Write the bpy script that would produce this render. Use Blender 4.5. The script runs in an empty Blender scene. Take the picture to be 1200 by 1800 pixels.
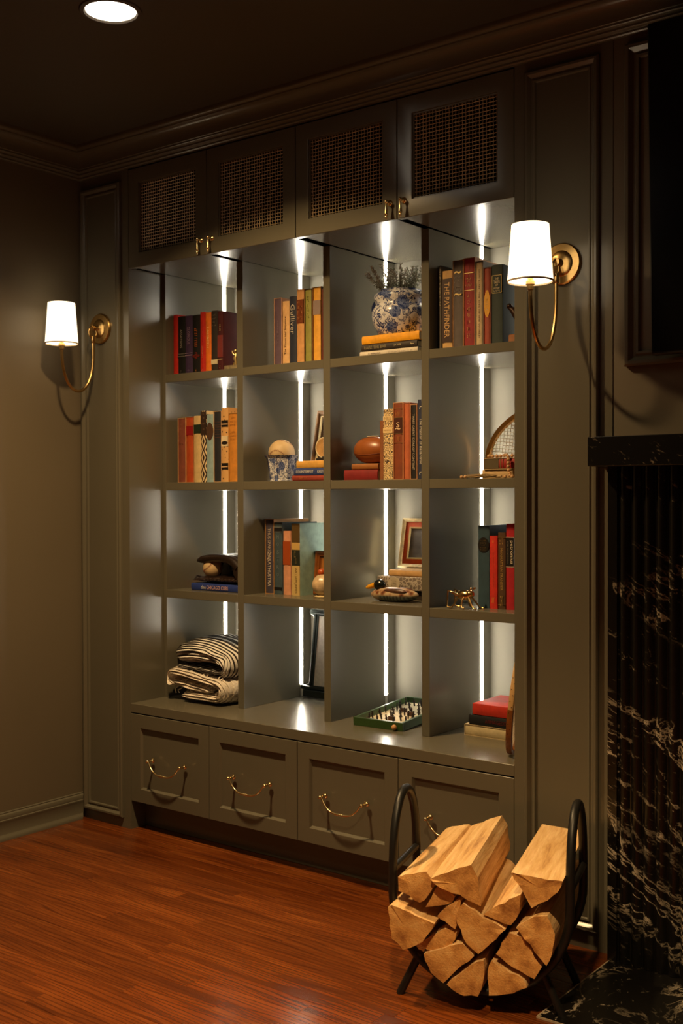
import bpy, bmesh, math, random
from mathutils import Matrix, Vector, noise
random.seed(7)
PI = math.pi
sc = bpy.context.scene
COL = sc.collection

# ------------------------------------------------------------------ camera
cam_d = bpy.data.cameras.new('camera')
cam = bpy.data.objects.new('camera', cam_d); COL.objects.link(cam)
Rv, Uv, Fv = Vector((.79205, .61045, -.0025)), Vector((-.00754, .01388, .99988)), Vector((-.61041, .79193, -.0156))
m = Matrix((Rv, Uv, -Fv)).transposed().to_4x4(); m.translation = (2.99571, -2.67196, 1.16664)
cam.matrix_world = m
cam_d.sensor_fit = 'VERTICAL'; cam_d.sensor_height = 36; cam_d.sensor_width = 24
cam_d.lens = 1980.45 / 1800 * 36; cam_d.shift_y = 4.28 / 1800
cam_d.clip_start = .05
sc.camera = cam

# ------------------------------------------------------------------ light and exposure
vs = sc.view_settings
vs.view_transform = 'Standard'; vs.look = 'None'; vs.gamma = 1.0; vs.use_curve_mapping = False
vs.exposure = 0.0
WARM = (1.0, .66, .30)
CAN_POWER = 33.0
CANS = [(.763, -.735), (.763, -2.3), (2.25, -1.65), (3.8, -2.3)]
CAN_SCALE = [1.0, .07, .95, .05]
CAN_SPREAD = [132, 110, 96, 110]
LED_STRENGTH = 40.0
LED_COL = (1.0, .90, .72)
SHADE_STRENGTH = 2.0
w = bpy.data.worlds.new('world'); sc.world = w; w.use_nodes = True
bg = w.node_tree.nodes['Background']; bg.inputs[0].default_value = (.9, .8, .6, 1); bg.inputs[1].default_value = .002

# ------------------------------------------------------------------ mesh helpers
class MB:
    def __init__(s): s.v = []; s.f = []; s.m = []; s.cur = 0
    def add(s, vs, fs):
        o = len(s.v); s.v += [tuple(p) for p in vs]
        for f in fs: s.f.append(tuple(i + o for i in f)); s.m.append(s.cur)
    def box(s, x0, x1, y0, y1, z0, z1, b=0.0):
        lo, hi = (x0, y0, z0), (x1, y1, z1)
        if b <= 0:
            c = [(x, y, z) for z in (z0, z1) for y in (y0, y1) for x in (x0, x1)]
            s.add(c, [(0, 2, 3, 1), (4, 5, 7, 6), (0, 1, 5, 4), (2, 6, 7, 3), (0, 4, 6, 2), (1, 3, 7, 5)]); return s
        idx = {}; vv = []
        for sx in (0, 1):
            for sy in (0, 1):
                for sz in (0, 1):
                    sg = (sx, sy, sz)
                    for a in range(3):
                        p = [(hi[k] - (b if k != a else 0)) if sg[k] else (lo[k] + (b if k != a else 0)) for k in range(3)]
                        idx[(sg, a)] = len(vv); vv.append(p)
        ff = []
        for a in range(3):
            o1, o2 = [k for k in range(3) if k != a]
            for sa in (0, 1):
                q = []
                for s1, s2 in ((0, 0), (1, 0), (1, 1), (0, 1)):
                    g = [0] * 3; g[a] = sa; g[o1] = s1; g[o2] = s2; q.append(idx[(tuple(g), a)])
                ff.append(q)
            for s1 in (0, 1):
                for s2 in (0, 1):
                    g0 = [0] * 3; g0[a] = 0; g0[o1] = s1; g0[o2] = s2
                    g1 = list(g0); g1[a] = 1; g0, g1 = tuple(g0), tuple(g1)
                    ff.append([idx[(g0, o1)], idx[(g1, o1)], idx[(g1, o2)], idx[(g0, o2)]])
        for g in {k[0] for k in idx}: ff.append([idx[(g, 0)], idx[(g, 1)], idx[(g, 2)]])
        s.add(vv, ff); return s
    def tube(s, pts, r, n=8, cap=True, closed=False, ry=None):
        pts = [Vector(p) for p in pts]; N = len(pts)
        rr = r if isinstance(r, (list, tuple)) else [r] * N
        T = []
        for i in range(N):
            a = pts[(i - 1) % N] if (closed or i > 0) else pts[i]
            b = pts[(i + 1) % N] if (closed or i < N - 1) else pts[i]
            T.append((b - a).normalized())
        up = Vector((0, 0, 1)) if abs(T[0].z) < .9 else Vector((1, 0, 0))
        nrm = (up - T[0] * up.dot(T[0])).normalized(); vv = []
        for i in range(N):
            nrm = (nrm - T[i] * nrm.dot(T[i])).normalized(); bn = T[i].cross(nrm)
            for k in range(n):
                an = 2 * PI * k / n
                vv.append(pts[i] + nrm * (math.cos(an) * rr[i]) + bn * (math.sin(an) * rr[i] * (ry or 1)))
        ff = []
        for i in range(N if closed else N - 1):
            j = (i + 1) % N
            for k in range(n):
                l = (k + 1) % n; ff.append((i * n + k, i * n + l, j * n + l, j * n + k))
        if cap and not closed: ff.append(tuple(range(n))); ff.append(tuple(range((N - 1) * n, N * n)))
        s.add(vv, ff); return s
    def lathe(s, prof, n=32, c=(0, 0, 0), axis='z', ph=0.0, close=True):
        vv = []; N = len(prof)
        for r, h in prof:
            for k in range(n):
                a = 2 * PI * k / n + ph; x, y = r * math.cos(a), r * math.sin(a)
                p = {'z': (x, y, h), 'y': (x, h, y), 'x': (h, x, y)}[axis]
                vv.append((p[0] + c[0], p[1] + c[1], p[2] + c[2]))
        ff = [(i * n + k, i * n + (k + 1) % n, (i + 1) * n + (k + 1) % n, (i + 1) * n + k) for i in range(N - 1) for k in range(n)]
        if close: ff += [tuple(range(n)), tuple(range((N - 1) * n, N * n))]
        s.add(vv, ff); return s
    def ball(s, c, r, n=16, m=10, fn=None):
        rx, ry, rz = r if isinstance(r, (tuple, list)) else (r, r, r)
        vv = []; ff = []
        for i in range(m + 1):
            t = PI * i / m
            for k in range(n):
                a = 2 * PI * k / n; d = Vector((math.sin(t) * math.cos(a), math.sin(t) * math.sin(a), math.cos(t)))
                q = fn(d) if fn else 1
                vv.append((c[0] + rx * d.x * q, c[1] + ry * d.y * q, c[2] + rz * d.z * q))
        for i in range(m):
            for k in range(n):
                l = (k + 1) % n; ff.append((i * n + k, (i + 1) * n + k, (i + 1) * n + l, i * n + l))
        s.add(vv, ff); return s
    def frame(s, x0, x1, z0, z1, prof, y=0.0, close=False):
        """mitred rectangular ring in the XZ plane; prof = (inset, offset towards -Y)"""
        vv = []; n = len(prof)
        for ins, off in prof:
            vv += [(x0 + ins, y - off, z0 + ins), (x1 - ins, y - off, z0 + ins), (x1 - ins, y - off, z1 - ins), (x0 + ins, y - off, z1 - ins)]
        ff = []
        for i in range(n if close else n - 1):
            j = (i + 1) % n
            for k in range(4):
                l = (k + 1) % 4; ff.append((i * 4 + k, i * 4 + l, j * 4 + l, j * 4 + k))
        s.add(vv, ff); return s
    def prism(s, poly, y0, y1):
        n = len(poly); vv = [(x, y0, z) for x, z in poly] + [(x, y1, z) for x, z in poly]
        s.add(vv, [tuple(range(n)), tuple(range(2 * n - 1, n - 1, -1))] + [(k, (k + 1) % n, n + (k + 1) % n, n + k) for k in range(n)]); return s
    def xf(s, M):
        s.v = [tuple(M @ Vector(p)) for p in s.v]; return s

def wmat(o):
    M = o.matrix_basis.copy()
    while o.parent: o = o.parent; M = o.matrix_basis @ M
    return M
def obj(name, mb, mats, parent=None, smooth=None, world=False, loc=None, recalc=True, kind=None):
    me = bpy.data.meshes.new(name)
    v = mb.v
    if world and parent:
        I = wmat(parent).inverted(); v = [tuple(I @ Vector(p)) for p in v]
    if loc is not None: v = [(p[0] - loc[0], p[1] - loc[1], p[2] - loc[2]) for p in v]
    me.from_pydata(v, [], mb.f)
    mats = mats if isinstance(mats, (list, tuple)) else [mats]
    for x in mats: me.materials.append(x)
    if len(mats) > 1: me.polygons.foreach_set('material_index', mb.m)
    if recalc:
        bm = bmesh.new(); bm.from_mesh(me); bmesh.ops.recalc_face_normals(bm, faces=bm.faces); bm.to_mesh(me); bm.free()
    if smooth is not None:
        me.polygons.foreach_set('use_smooth', [True] * len(me.polygons)); me.set_sharp_from_angle(angle=math.radians(smooth))
    me.update()
    o = bpy.data.objects.new(name, me); COL.objects.link(o)
    if parent: o.parent = parent
    if loc is not None: o.location = loc
    if kind: o['kind'] = kind
    return o
def tag(o, label, cat, group=None):
    o['label'] = label; o['category'] = cat
    if group: o['group'] = group
    return o
def thing(name, label, cat, loc=(0, 0, 0), rot=(0, 0, 0), group=None):
    o = bpy.data.objects.new(name, None); COL.objects.link(o); o.empty_display_size = .05
    o.location = loc; o.rotation_euler = rot
    return tag(o, label, cat, group)
def dup(root, loc, label=None, rot=None):
    r = root.copy(); COL.objects.link(r); r.location = loc
    if rot: r.rotation_euler = rot
    if label: r['label'] = label
    def rec(src, dst):
        for ch in list(src.children):
            c = ch.copy(); COL.objects.link(c); c.parent = dst; rec(ch, c)
    rec(root, r); return r

# ------------------------------------------------------------------ materials
def hx(h):
    h = h.lstrip('#'); c = [int(h[i:i + 2], 16) / 255 for i in (0, 2, 4)]
    return tuple(x / 12.92 if x <= .04045 else ((x + .055) / 1.055) ** 2.4 for x in c)
class NT:
    def __init__(s, name):
        s.mat = bpy.data.materials.new(name); s.mat.use_nodes = True; s.t = s.mat.node_tree
        s.b = s.t.nodes['Principled BSDF']
    def n(s, typ, **kw):
        x = s.t.nodes.new('ShaderNode' + typ)
        for k, v in kw.items():
            if k in x.inputs: x.inputs[k].default_value = v
            else: setattr(x, k, v)
        return x
    def l(s, a, b): s.t.links.new(a, b)
    def set(s, **kw):
        for k, v in kw.items(): s.b.inputs[k.replace('_', ' ')].default_value = v
    def ramp(s, src, stops, interp='LINEAR'):
        r = s.n('ValToRGB'); r.color_ramp.interpolation = interp
        e = r.color_ramp.elements
        while len(e) > 1: e.remove(e[-1])
        e[0].position = stops[0][0]; e[0].color = (*stops[0][1], 1) if len(stops[0][1]) == 3 else stops[0][1]
        for p, c in stops[1:]:
            q = e.new(p); q.color = (*c, 1)
        s.l(src, r.inputs[0]); return r.outputs[0]
    def mix(s, fac, a, b, mode='MIX'):
        x = s.n('MixRGB'); x.blend_type = mode
        for i, q in enumerate((fac, a, b)):
            if isinstance(q, (int, float)): x.inputs[i].default_value = q
            elif isinstance(q, tuple): x.inputs[i].default_value = (*q, 1)
            else: s.l(q, x.inputs[i])
        return x.outputs[0]
    def coord(s, kind='Object', scale=(1, 1, 1), rot=(0, 0, 0), loc=(0, 0, 0)):
        c = s.n('NewGeometry').outputs['Position'] if kind == 'World' else s.n('TexCoord').outputs[kind]
        mp = s.n('Mapping'); mp.inputs['Scale'].default_value = scale; mp.inputs['Rotation'].default_value = rot; mp.inputs['Location'].default_value = loc
        s.l(c, mp.inputs[0]); return mp.outputs[0]
    def noise(s, co, scale, detail=3, rough=.5, dist=0):
        x = s.n('TexNoise'); x.inputs['Scale'].default_value = scale; x.inputs['Detail'].default_value = detail
        x.inputs['Roughness'].default_value = rough; x.inputs['Distortion'].default_value = dist
        s.l(co, x.inputs['Vector']); return x.outputs['Fac']
    def bump(s, h, strength=.2, dist=.001):
        b = s.n('Bump'); b.inputs['Strength'].default_value = strength; b.inputs['Distance'].default_value = dist
        s.l(h, b.inputs['Height']); s.l(b.outputs[0], s.b.inputs['Normal'])
    def col(s, c): s.l(c, s.b.inputs['Base Color'])
_mc = {}
def plain(col, rough=.55, metal=0.0, vary=.12, scale=60, name='surface', spec=.5):
    c = hx(col) if isinstance(col, str) else col
    k = (c, rough, metal, vary, scale, name, spec)
    if k in _mc: return _mc[k]
    t = NT(name); t.set(Roughness=rough, Metallic=metal); t.b.inputs['Specular IOR Level'].default_value = spec
    f = t.noise(t.coord('Object'), scale, 4)
    t.col(t.ramp(f, [(.25, tuple(x * (1 - vary) for x in c)), (.75, tuple(min(1, x * (1 + vary)) for x in c))]))
    _mc[k] = t.mat; return t.mat
def emit(name, col, st):
    t = NT(name); t.set(Roughness=.6); t.b.inputs['Base Color'].default_value = (.8, .8, .8, 1)
    t.b.inputs['Emission Color'].default_value = (*col, 1); t.b.inputs['Emission Strength'].default_value = st
    return t.mat
def cloth(col, name='book_cloth', rough=.62):
    c = hx(col)
    k = ('cloth', c, rough)
    if k in _mc: return _mc[k]
    t = NT(name); t.set(Roughness=rough)
    co = t.coord('Object'); f = t.noise(co, 45, 5); g = t.noise(co, 900, 2)
    a = t.ramp(f, [(.3, tuple(x * .82 for x in c)), (.7, tuple(min(1, x * 1.12) for x in c))])
    t.col(t.mix(.15, a, g, 'OVERLAY')); t.bump(g, .12, .0004)
    _mc[k] = t.mat; return t.mat
def paint(name, c, rough):
    t = NT(name); t.set(Roughness=rough)
    co = t.coord('World'); f = t.noise(co, 2.5, 3); g = t.noise(co, 160, 2)
    t.col(t.ramp(f, [(.3, tuple(x * .97 for x in c)), (.7, tuple(x * 1.03 for x in c))]))
    t.bump(g, .03, .0006); return t.mat
PAINT = (.122, .110, .080)
M_cab = paint('cabinet_paint', PAINT, .25)
M_back = paint('matte_back_paint', (.185, .17, .132), .75)
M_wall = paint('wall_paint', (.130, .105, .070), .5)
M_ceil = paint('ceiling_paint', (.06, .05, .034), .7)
def brass(name, c, rough):
    t = NT(name); t.set(Metallic=1.0, Roughness=rough)
    f = t.noise(t.coord('Object', (1, 1, 1)), 90, 4)
    t.col(t.ramp(f, [(.3, tuple(x * .8 for x in c)), (.7, c)])); return t.mat
M_brass = brass('aged_brass', (.62, .40, .155), .28)
M_pull = brass('polished_brass', (.95, .76, .42), .24)
M_wire = plain((.52, .40, .24), .5, .3, .15, name='bronze_wire')
M_gold = brass('gold_foil', (.80, .58, .25), .35)
M_black = plain((.012, .012, .012), .4, 0, .2, name='black_metal')
M_dark = plain((.006, .005, .004), .8, name='dark_interior')
M_led = emit('led_diffuser', LED_COL, LED_STRENGTH)
M_can = emit('lamp_lens', (1, .86, .66), 14)
M_alu = plain((.55, .53, .5), .4, .6, name='strip_channel')
M_white = plain((.75, .73, .68), .6, name='white_paper')

def wood_floor():
    t = NT('oak_floor'); t.set(Roughness=.24)
    oi = t.n('ObjectInfo'); geo = t.n('NewGeometry')
    cb = t.n('CombineXYZ'); mu = t.n('Math', operation='MULTIPLY'); mu.inputs[1].default_value = 40
    t.l(oi.outputs['Random'], mu.inputs[0]); t.l(mu.outputs[0], cb.inputs[0]); t.l(mu.outputs[0], cb.inputs[2])
    ad = t.n('VectorMath', operation='ADD'); t.l(geo.outputs['Position'], ad.inputs[0]); t.l(cb.outputs[0], ad.inputs[1])
    mp = t.n('Mapping'); mp.inputs['Scale'].default_value = (.13, 1, 1); t.l(ad.outputs[0], mp.inputs[0])
    mp2 = t.n('Mapping'); mp2.inputs['Scale'].default_value = (.045, 1, 1); t.l(ad.outputs[0], mp2.inputs[0])
    co = mp.outputs[0]
    big = t.noise(co, 16, 5, .6, .9)
    wv = t.n('TexWave'); wv.wave_type = 'BANDS'; wv.bands_direction = 'Y'
    for k, v in (('Scale', 24), ('Distortion', 19), ('Detail', 2.5), ('Detail Scale', .42), ('Detail Roughness', .6)): wv.inputs[k].default_value = v
    t.l(co, wv.inputs['Vector'])
    fine = t.noise(mp2.outputs[0], 300, 3, .6)
    base = t.ramp(big, [(.22, (.070, .0140, .0026)), (.5, (.165, .040, .0068)), (.78, (.26, .075, .0138))])
    gr = t.ramp(wv.outputs['Fac'], [(.0, (.20, .13, .10)), (.12, (.62, .55, .5)), (.34, (1, 1, 1))])
    pores = t.ramp(fine, [(.34, (.55, .48, .45)), (.52, (1, 1, 1))])
    c = t.mix(.55, base, gr, 'MULTIPLY'); c = t.mix(.45, c, pores, 'MULTIPLY')
    tone = t.ramp(oi.outputs['Random'], [(0, (.82, .79, .77)), (.5, (1, 1, 1)), (1, (1.14, 1.12, 1.1))])
    t.col(t.mix(1, c, tone, 'MULTIPLY')); t.bump(fine, .02, .0004)
    t.b.inputs['Coat Weight'].default_value = .25; t.b.inputs['Coat Roughness'].default_value = .18
    return t.mat
M_floor = wood_floor()
def marble():
    t = NT('black_marble'); t.set(Roughness=.28)
    co = t.coord('World', (1, 1, 1), (0, -.58, 0)); m2_ = t.n('Mapping'); m2_.inputs['Scale'].default_value = (.8, 1, 2.3); t.l(co, m2_.inputs[0]); co = m2_.outputs[0]
    n1 = t.noise(co, 4.6, 9, .66, .7)
    ridge = t.ramp(n1, [(.483, (0, 0, 0)), (.498, (1, 1, 1)), (.502, (1, 1, 1)), (.517, (0, 0, 0))])
    m1 = t.ramp(t.noise(co, 1.9, 3), [(.48, (0, 0, 0)), (.58, (1, 1, 1))])
    n2 = t.noise(co, 34, 6, .7, .5)
    fl = t.ramp(n2, [(.60, (0, 0, 0)), (.72, (.8, .8, .8))])
    m2 = t.ramp(t.noise(co, 4.2, 3), [(.48, (0, 0, 0)), (.60, (1, 1, 1))])
    v = t.mix(1, t.mix(1, ridge, m1, 'MULTIPLY'), t.mix(1, fl, m2, 'MULTIPLY'), 'ADD')
    t.col(t.mix(v, (.005, .0045, .004), (.50, .42, .32))); return t.mat
M_marble = marble()

# ------------------------------------------------------------------ room shell
H = 2.41; XL = -.256; XR = 4.7; YF = -4.3
ZA, ZW, YR, YB = 1.9644, .4444, .1604, .5231
def struct(name, mb, mt, **k):
    o = obj(name, mb, mt, **k); o['kind'] = 'structure'; return o
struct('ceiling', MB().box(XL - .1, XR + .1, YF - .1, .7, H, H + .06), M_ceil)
struct('wall_left', MB().box(XL - .1, XL, YF, .7, -.02, H), M_wall)
struct('wall_right', MB().box(XR, XR + .1, YF, .7, -.02, H), M_wall)
struct('wall_front', MB().box(XL, XR, YF - .1, YF, -.02, H), M_wall)
wb = MB(); wb.box(1.8, XR, .002, .7, -.02, H); wb.box(XL, 1.8, .56, .7, -.02, H); wb.box(0, 1.521, .004, .56, 2.311, H)
struct('wall_back', wb, M_wall)
pl = struct('trim_1', MB().box(XL, 0, 0, .56, 0, H), M_cab)
prr = struct('trim_2', MB().box(1.521, 1.8, 0, .56, 0, H), M_cab)
MOULD = [(0, 0), (0, .009), (.004, .013), (.010, .013), (.015, .008), (.018, .004), (.022, .004), (.025, .007), (.029, .006), (.031, 0)]
obj('panel_moulding', MB().frame(-.246, -.036, .036, 2.272, MOULD), M_cab, pl, 40)
obj('panel_moulding', MB().frame(1.555, 1.765, .05, 2.283, MOULD), M_cab, prr, 40)
tvp = struct('trim_3', MB().frame(1.835, 3.35, 1.49, 2.287, [(0, 0), (0, .012), (.005, .017), (.012, .016), (.018, .009), (.022, .005), (.026, .005), (.03, .009), (.035, .007), (.038, 0)], .0006), M_cab, smooth=40)
def sweep(prof, wall):
    mb = MB(); n = len(prof); vv = []
    for d, z in prof:
        if wall == 'front': vv += [(XL + d, -d, z), (XR, -d, z)]
        else: vv += [(XL + d, -d, z), (XL + d, YF, z)]
    mb.add(vv, [(i * 2, i * 2 + 1, i * 2 + 3, i * 2 + 2) for i in range(n - 1)]); return mb
CROWN = [(0, 2.311), (.010, 2.311), (.013, 2.314), (.013, 2.319), (.018, 2.321), (.022, 2.324), (.022, 2.329), (.027, 2.330), (.031, 2.334), (.031, 2.339)]
CROWN += [(.033 + .033 * (1 - math.cos(a)), 2.341 + .046 * math.sin(a)) for a in [i * PI / 2 / 8 for i in range(9)]]
CROWN += [(.067, 2.391), (.072, 2.393), (.076, 2.397), (.077, 2.402), (.077, H)]
struct('trim_4', sweep(CROWN, 'front'), M_cab, smooth=35)
struct('trim_5', sweep(CROWN, 'left'), M_cab, smooth=35)
BASE = [(.021, 0), (.021, .006), (.018, .014), (.013, .019), (.012, .021), (.012, .060), (.0135, .063), (.0135, .068), (.011, .070), (.012, .078), (.010, .085), (.005, .089), (.006, .092), (.004, .0945), (0, .0945)]
struct('baseboard_left', sweep(BASE, 'left'), M_cab, smooth=35)

# floor of strip oak, every board in view its own piece
fl = struct('floor', MB().box(XL, XR, YF, .56, -.03, -.004), M_floor)
PW = .057; rows = 0; rest = MB()
y = .07
HX0, HX1, HY0 = 1.8117, 4.0, -.425
while y > YF:
    y0 = y - PW; xs = XL; k = 0
    end = XR
    while xs < end - .001:
        L = random.uniform(.45, 1.25); x1 = min(end, xs + L)
        if end - x1 < .2: x1 = end
        segs = [(xs, x1)]
        if y0 > HY0 and x1 > HX0: segs = [(xs, min(x1, HX0))] if xs < HX0 - .002 else []
        for a, b in segs:
            inview = y0 > -1.75 and a < 2.6 and b > XL and not (y0 < -.9 and a > 2.0)
            if inview:
                q = MB().box(a + .0003, b - .0003, y0 + .0003, y - .0003, -.004, 0, .0007)
                obj('plank', q, M_floor, fl)
            else: rest.box(a + .0003, b - .0003, y0 + .0003, y - .0003, -.004, 0)
        xs = x1
    y = y0
obj('distant_planks', rest, M_floor, fl, kind='stuff')

# ------------------------------------------------------------------ built-in: base cabinet, worktop, shelving, wall cabinets
def rec_front(x0, x1, z0, z1, mg, dep, th=.02):
    """drawer front: frame with a chamfered recess"""
    c = .0012; mb = MB()
    mb.frame(x0, x1, z0, z1, [(0, -th), (0, -c), (c, 0), (mg, 0), (mg + .003, -dep * .35), (mg + .0065, -dep), ], 0)
    i = mg + .0065
    mb.add([(x0 + i, dep, z0 + i), (x1 - i, dep, z0 + i), (x1 - i, dep, z1 - i), (x0 + i, dep, z1 - i)], [(0, 1, 2, 3)])
    mb.add([(x0, th, z0), (x1, th, z0), (x1, th, z1), (x0, th, z1)], [(3, 2, 1, 0)])
    return mb
def bail():
    """drop bail handle, local origin between the posts on the drawer face"""
    mb = MB()
    for s in (-1, 1):
        x = s * .078
        mb.lathe([(.0002, 0), (.0088, 0), (.0088, -.002), (.006, -.0035), (.0038, -.006), (.0038, -.020), (.0055, -.022), (.0062, -.026), (.0045, -.030), (.001, -.032)], 14, (x, 0, 0), 'y')
    pts = []
    for i in range(25):
        t = -1 + 2 * i / 24
        pts.append((.074 * t * (1 if abs(t) < .9 else 1), -.026 - .004 * (1 - t * t), -.040 * (1 - abs(t) ** 3.2)))
    rr = [.0027 + .0011 * math.exp(-((-1 + 2 * i / 24) / .35) ** 2) for i in range(25)]
    mb.tube(pts, rr, 8)
    for dx in (-.007, 0, .007): mb.ball((dx, -.030, -.0400), (.0024 if dx else .0036, .0042, .0042), 10, 6)
    return mb
base = thing('base_cabinet', 'run of four olive drawers with brass handles under the shelving', 'cabinet', (.76, .26, 0))
bb = MB()
bb.box(.001, 1.520, .024, .54, .1006, .411); obj('body', bb, M_cab, base, world=True)
obj('toe_kick', MB().box(.001, 1.520, .068, .086, .001, .1004), M_cab, base, world=True)
hmesh = None
for k in range(4):
    x0, x1 = .38 * k + .0012, .38 * (k + 1) - .0012
    if k == 3: x1 = 1.5195
    d = obj('drawer', rec_front(x0, x1, .1012, .4090, .0465, .009), M_cab, base, 30, world=True)
    if hmesh is None:
        h = obj('handle', bail(), M_pull, d, 50); hmesh = h.data
    else:
        h = bpy.data.objects.new('handle', hmesh); COL.objects.link(h); h.parent = d
    h.location = wmat(d).inverted() @ Vector((.38 * k + .190, 0, .2585))
tag(obj('worktop', MB().box(.0005, 1.5205, 0, .5231, .4128, ZW, .0012), M_cab, loc=(.76, .26, .4128)),
    'long olive-painted ledge over the four drawers, carrying the shelving', 'worktop')

ZT = 1.968
bc = thing('bookcase', 'open shelving unit of sixteen lit compartments, four by four', 'bookcase', (.76, .34, ZW))
def bpart(n, mb, mt, **k): return obj(n, mb, mt, bc, world=True, **k)
bpart('back_panel', MB().box(.001, 1.520, YB, YB + .012, ZW, ZT), M_back)
RF = [.0149 + .3765 * k for k in range(5)]
for k in range(5):
    a, b = RF[k] - .028, RF[k]
    if k == 0: a = .0005
    if k == 4: b = 1.5205
    bpart('divider', MB().box(a, b, YR, YB, ZW, ZT, .0008), M_cab)
SH = [(.805, .833), (1.191, 1.219), (1.579, 1.607)]
for k in range(4):
    for z0, z1 in SH:
        bpart('shelf', MB().box(RF[k], RF[k + 1] - .028, YR + .0004, YB, z0, z1, .0008), M_cab)
cells = [(ZW, .805), (.833, 1.191), (1.219, 1.579), (1.607, ZT)]
for k in range(4):
    for z0, z1 in cells:
        lo = z0 + (.044 if z0 == ZW else .001)
        for side in (0, 1):
            xx = RF[k] if side == 0 else RF[k + 1] - .028
            s = 1 if side == 0 else -1
            a, b = sorted((xx, xx + s * .0016))
            bpart('light_strip', MB().box(a, b, .4585, .4735, lo, z1 - .001), M_led)
            if z0 == ZW:
                a, b = sorted((xx, xx + s * .0013)); bpart('strip_channel', MB().box(a, b, .460, .472, z0 + .0005, lo), M_alu)

def weave(w, h, nx, nz, r=.00125):
    mb = MB(); px, pz = w / nx, h / nz; A = .0012
    for i in range(nx):
        x = (i + .5) * px
        mb.tube([(x, A * math.cos(PI * j), -0 + j * pz + pz / 2 if 0 < j < nz - 1 else (0 if j == 0 else h)) for j in range(nz)], r, 4, False)
    for j in range(nz):
        z = (j + .5) * pz
        mb.tube([((i * px + px / 2) if 0 < i < nx - 1 else (0 if i == 0 else w), -A * math.cos(PI * (i + j) if False else PI * i) , z) for i in range(nx)], r, 4, False)
    return mb
def pendant():
    mb = MB()
    mb.lathe([(.0002, 0), (.0095, 0), (.0095, -.002), (.0072, -.004), (.0042, -.006), (.0042, -.013), (.006, -.015), (.0066, -.019), (.004, -.023), (.0003, -.024)], 16, (0, 0, 0), 'y')
    mb.lathe([(.0003, -.003), (.0028, -.004), (.0026, -.010), (.0036, -.020), (.0058, -.034), (.0056, -.038), (.0034, -.040), (.0042, -.043), (.0036, -.047), (.0005, -.049)], 14, (0, -.019, 0))
    return mb
wmesh = pmesh = None
for c, (lab) in enumerate(('left-hand pair of mesh-fronted upper cabinet doors, nearer the left wall', 'right-hand pair of mesh-fronted upper cabinet doors, above the potted greenery')):
    X0 = .76 * c
    cab = thing('wall_cabinet', lab, 'cabinet', (X0 + .38, .26, 1.9644), group='upper cabinets')
    b = MB(); a0, a1, zt = X0 + .001, X0 + .759, 2.309
    obj('bottom_panel', MB().box(a0, a1, .022, YB, ZT, ZT + .008), M_cab, cab, world=True)
    b.box(a0, a1, .022, YB, ZT + .008, ZT + .016); b.box(a0, a1, .022, YB, zt - .016, zt); b.box(a0, a0 + .016, .022, YB, ZT, zt); b.box(a1 - .016, a1, .022, YB, ZT, zt); b.box(a0, a1, YB, YB + .012, ZT, zt)
    b.box(a0 + .366, a0 + .392, .022, YB, ZT, zt)
    obj('body', b, M_dark, cab, world=True)
    for k in (0, 1):
        x0 = X0 + .38 * k; x1 = x0 + .38
        mb = MB().frame(x0 + .0013, x1 - .0013, ZA, 2.3065, [(0, -.02), (0, -.0012), (.0012, 0), (.0482, 0), (.0502, -.001), (.0502, -.006), (.0535, -.0065), (.0535, -.02)], 0, close=True)
        d = obj('door', mb, M_cab, cab, 30, world=True)
        ox0, oz0 = x0 + .0545, ZA + .0535; ow, oh = .271, .2353
        if wmesh is None:
            wm = obj('wire_mesh', weave(ow, oh, 25, 22), M_wire, d, 60); wmesh = wm.data
            p = obj('knob', pendant(), M_pull, d, 50); pmesh = p.data
        else:
            wm = bpy.data.objects.new('wire_mesh', wmesh); COL.objects.link(wm); wm.parent = d
            p = bpy.data.objects.new('knob', pmesh); COL.objects.link(p); p.parent = d
        I = wmat(d).inverted()
        wm.location = I @ Vector((ox0, .0125, oz0)); p.location = I @ Vector(((x1 - .0245) if k == 0 else (x0 + .0245), 0, 2.0135))

# ------------------------------------------------------------------ recessed ceiling lights
def can(x, y, sc_, sp, label):
    t = thing('recessed_ceiling_light', label, 'ceiling light', (x, y, H), group='recessed ceiling lights')
    obj('trim_ring', MB().lathe([(.064, 0), (.064, -.002), (.068, -.006), (.078, -.004), (.080, 0)], 48, close=False), plain((.06, .05, .04), .5, name='bronze_trim'), t, 40)
    obj('lens', MB().lathe([(.064, -.0005), (.03, -.0025), (.0005, -.003)], 40), M_can, t, 40)
    ld = bpy.data.lights.new('lamp', 'AREA'); ld.shape = 'DISK'; ld.size = .11; ld.energy = CAN_POWER * sc_; ld.color = WARM; ld.spread = math.radians(sp)
    lo = bpy.data.objects.new('lamp', ld); COL.objects.link(lo); lo.parent = t; lo.location = (0, 0, -.006)
for i, ((x, y), s) in enumerate(zip(CANS, CAN_SCALE)):
    can(x, y, s, CAN_SPREAD[i], ['round recessed downlight glowing in the dark ceiling near the shelving', 'recessed downlight behind the viewer, opposite the shelving', 'recessed downlight behind the viewer, opposite the fireplace', 'recessed downlight nearest the right-hand wall'][i])

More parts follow.
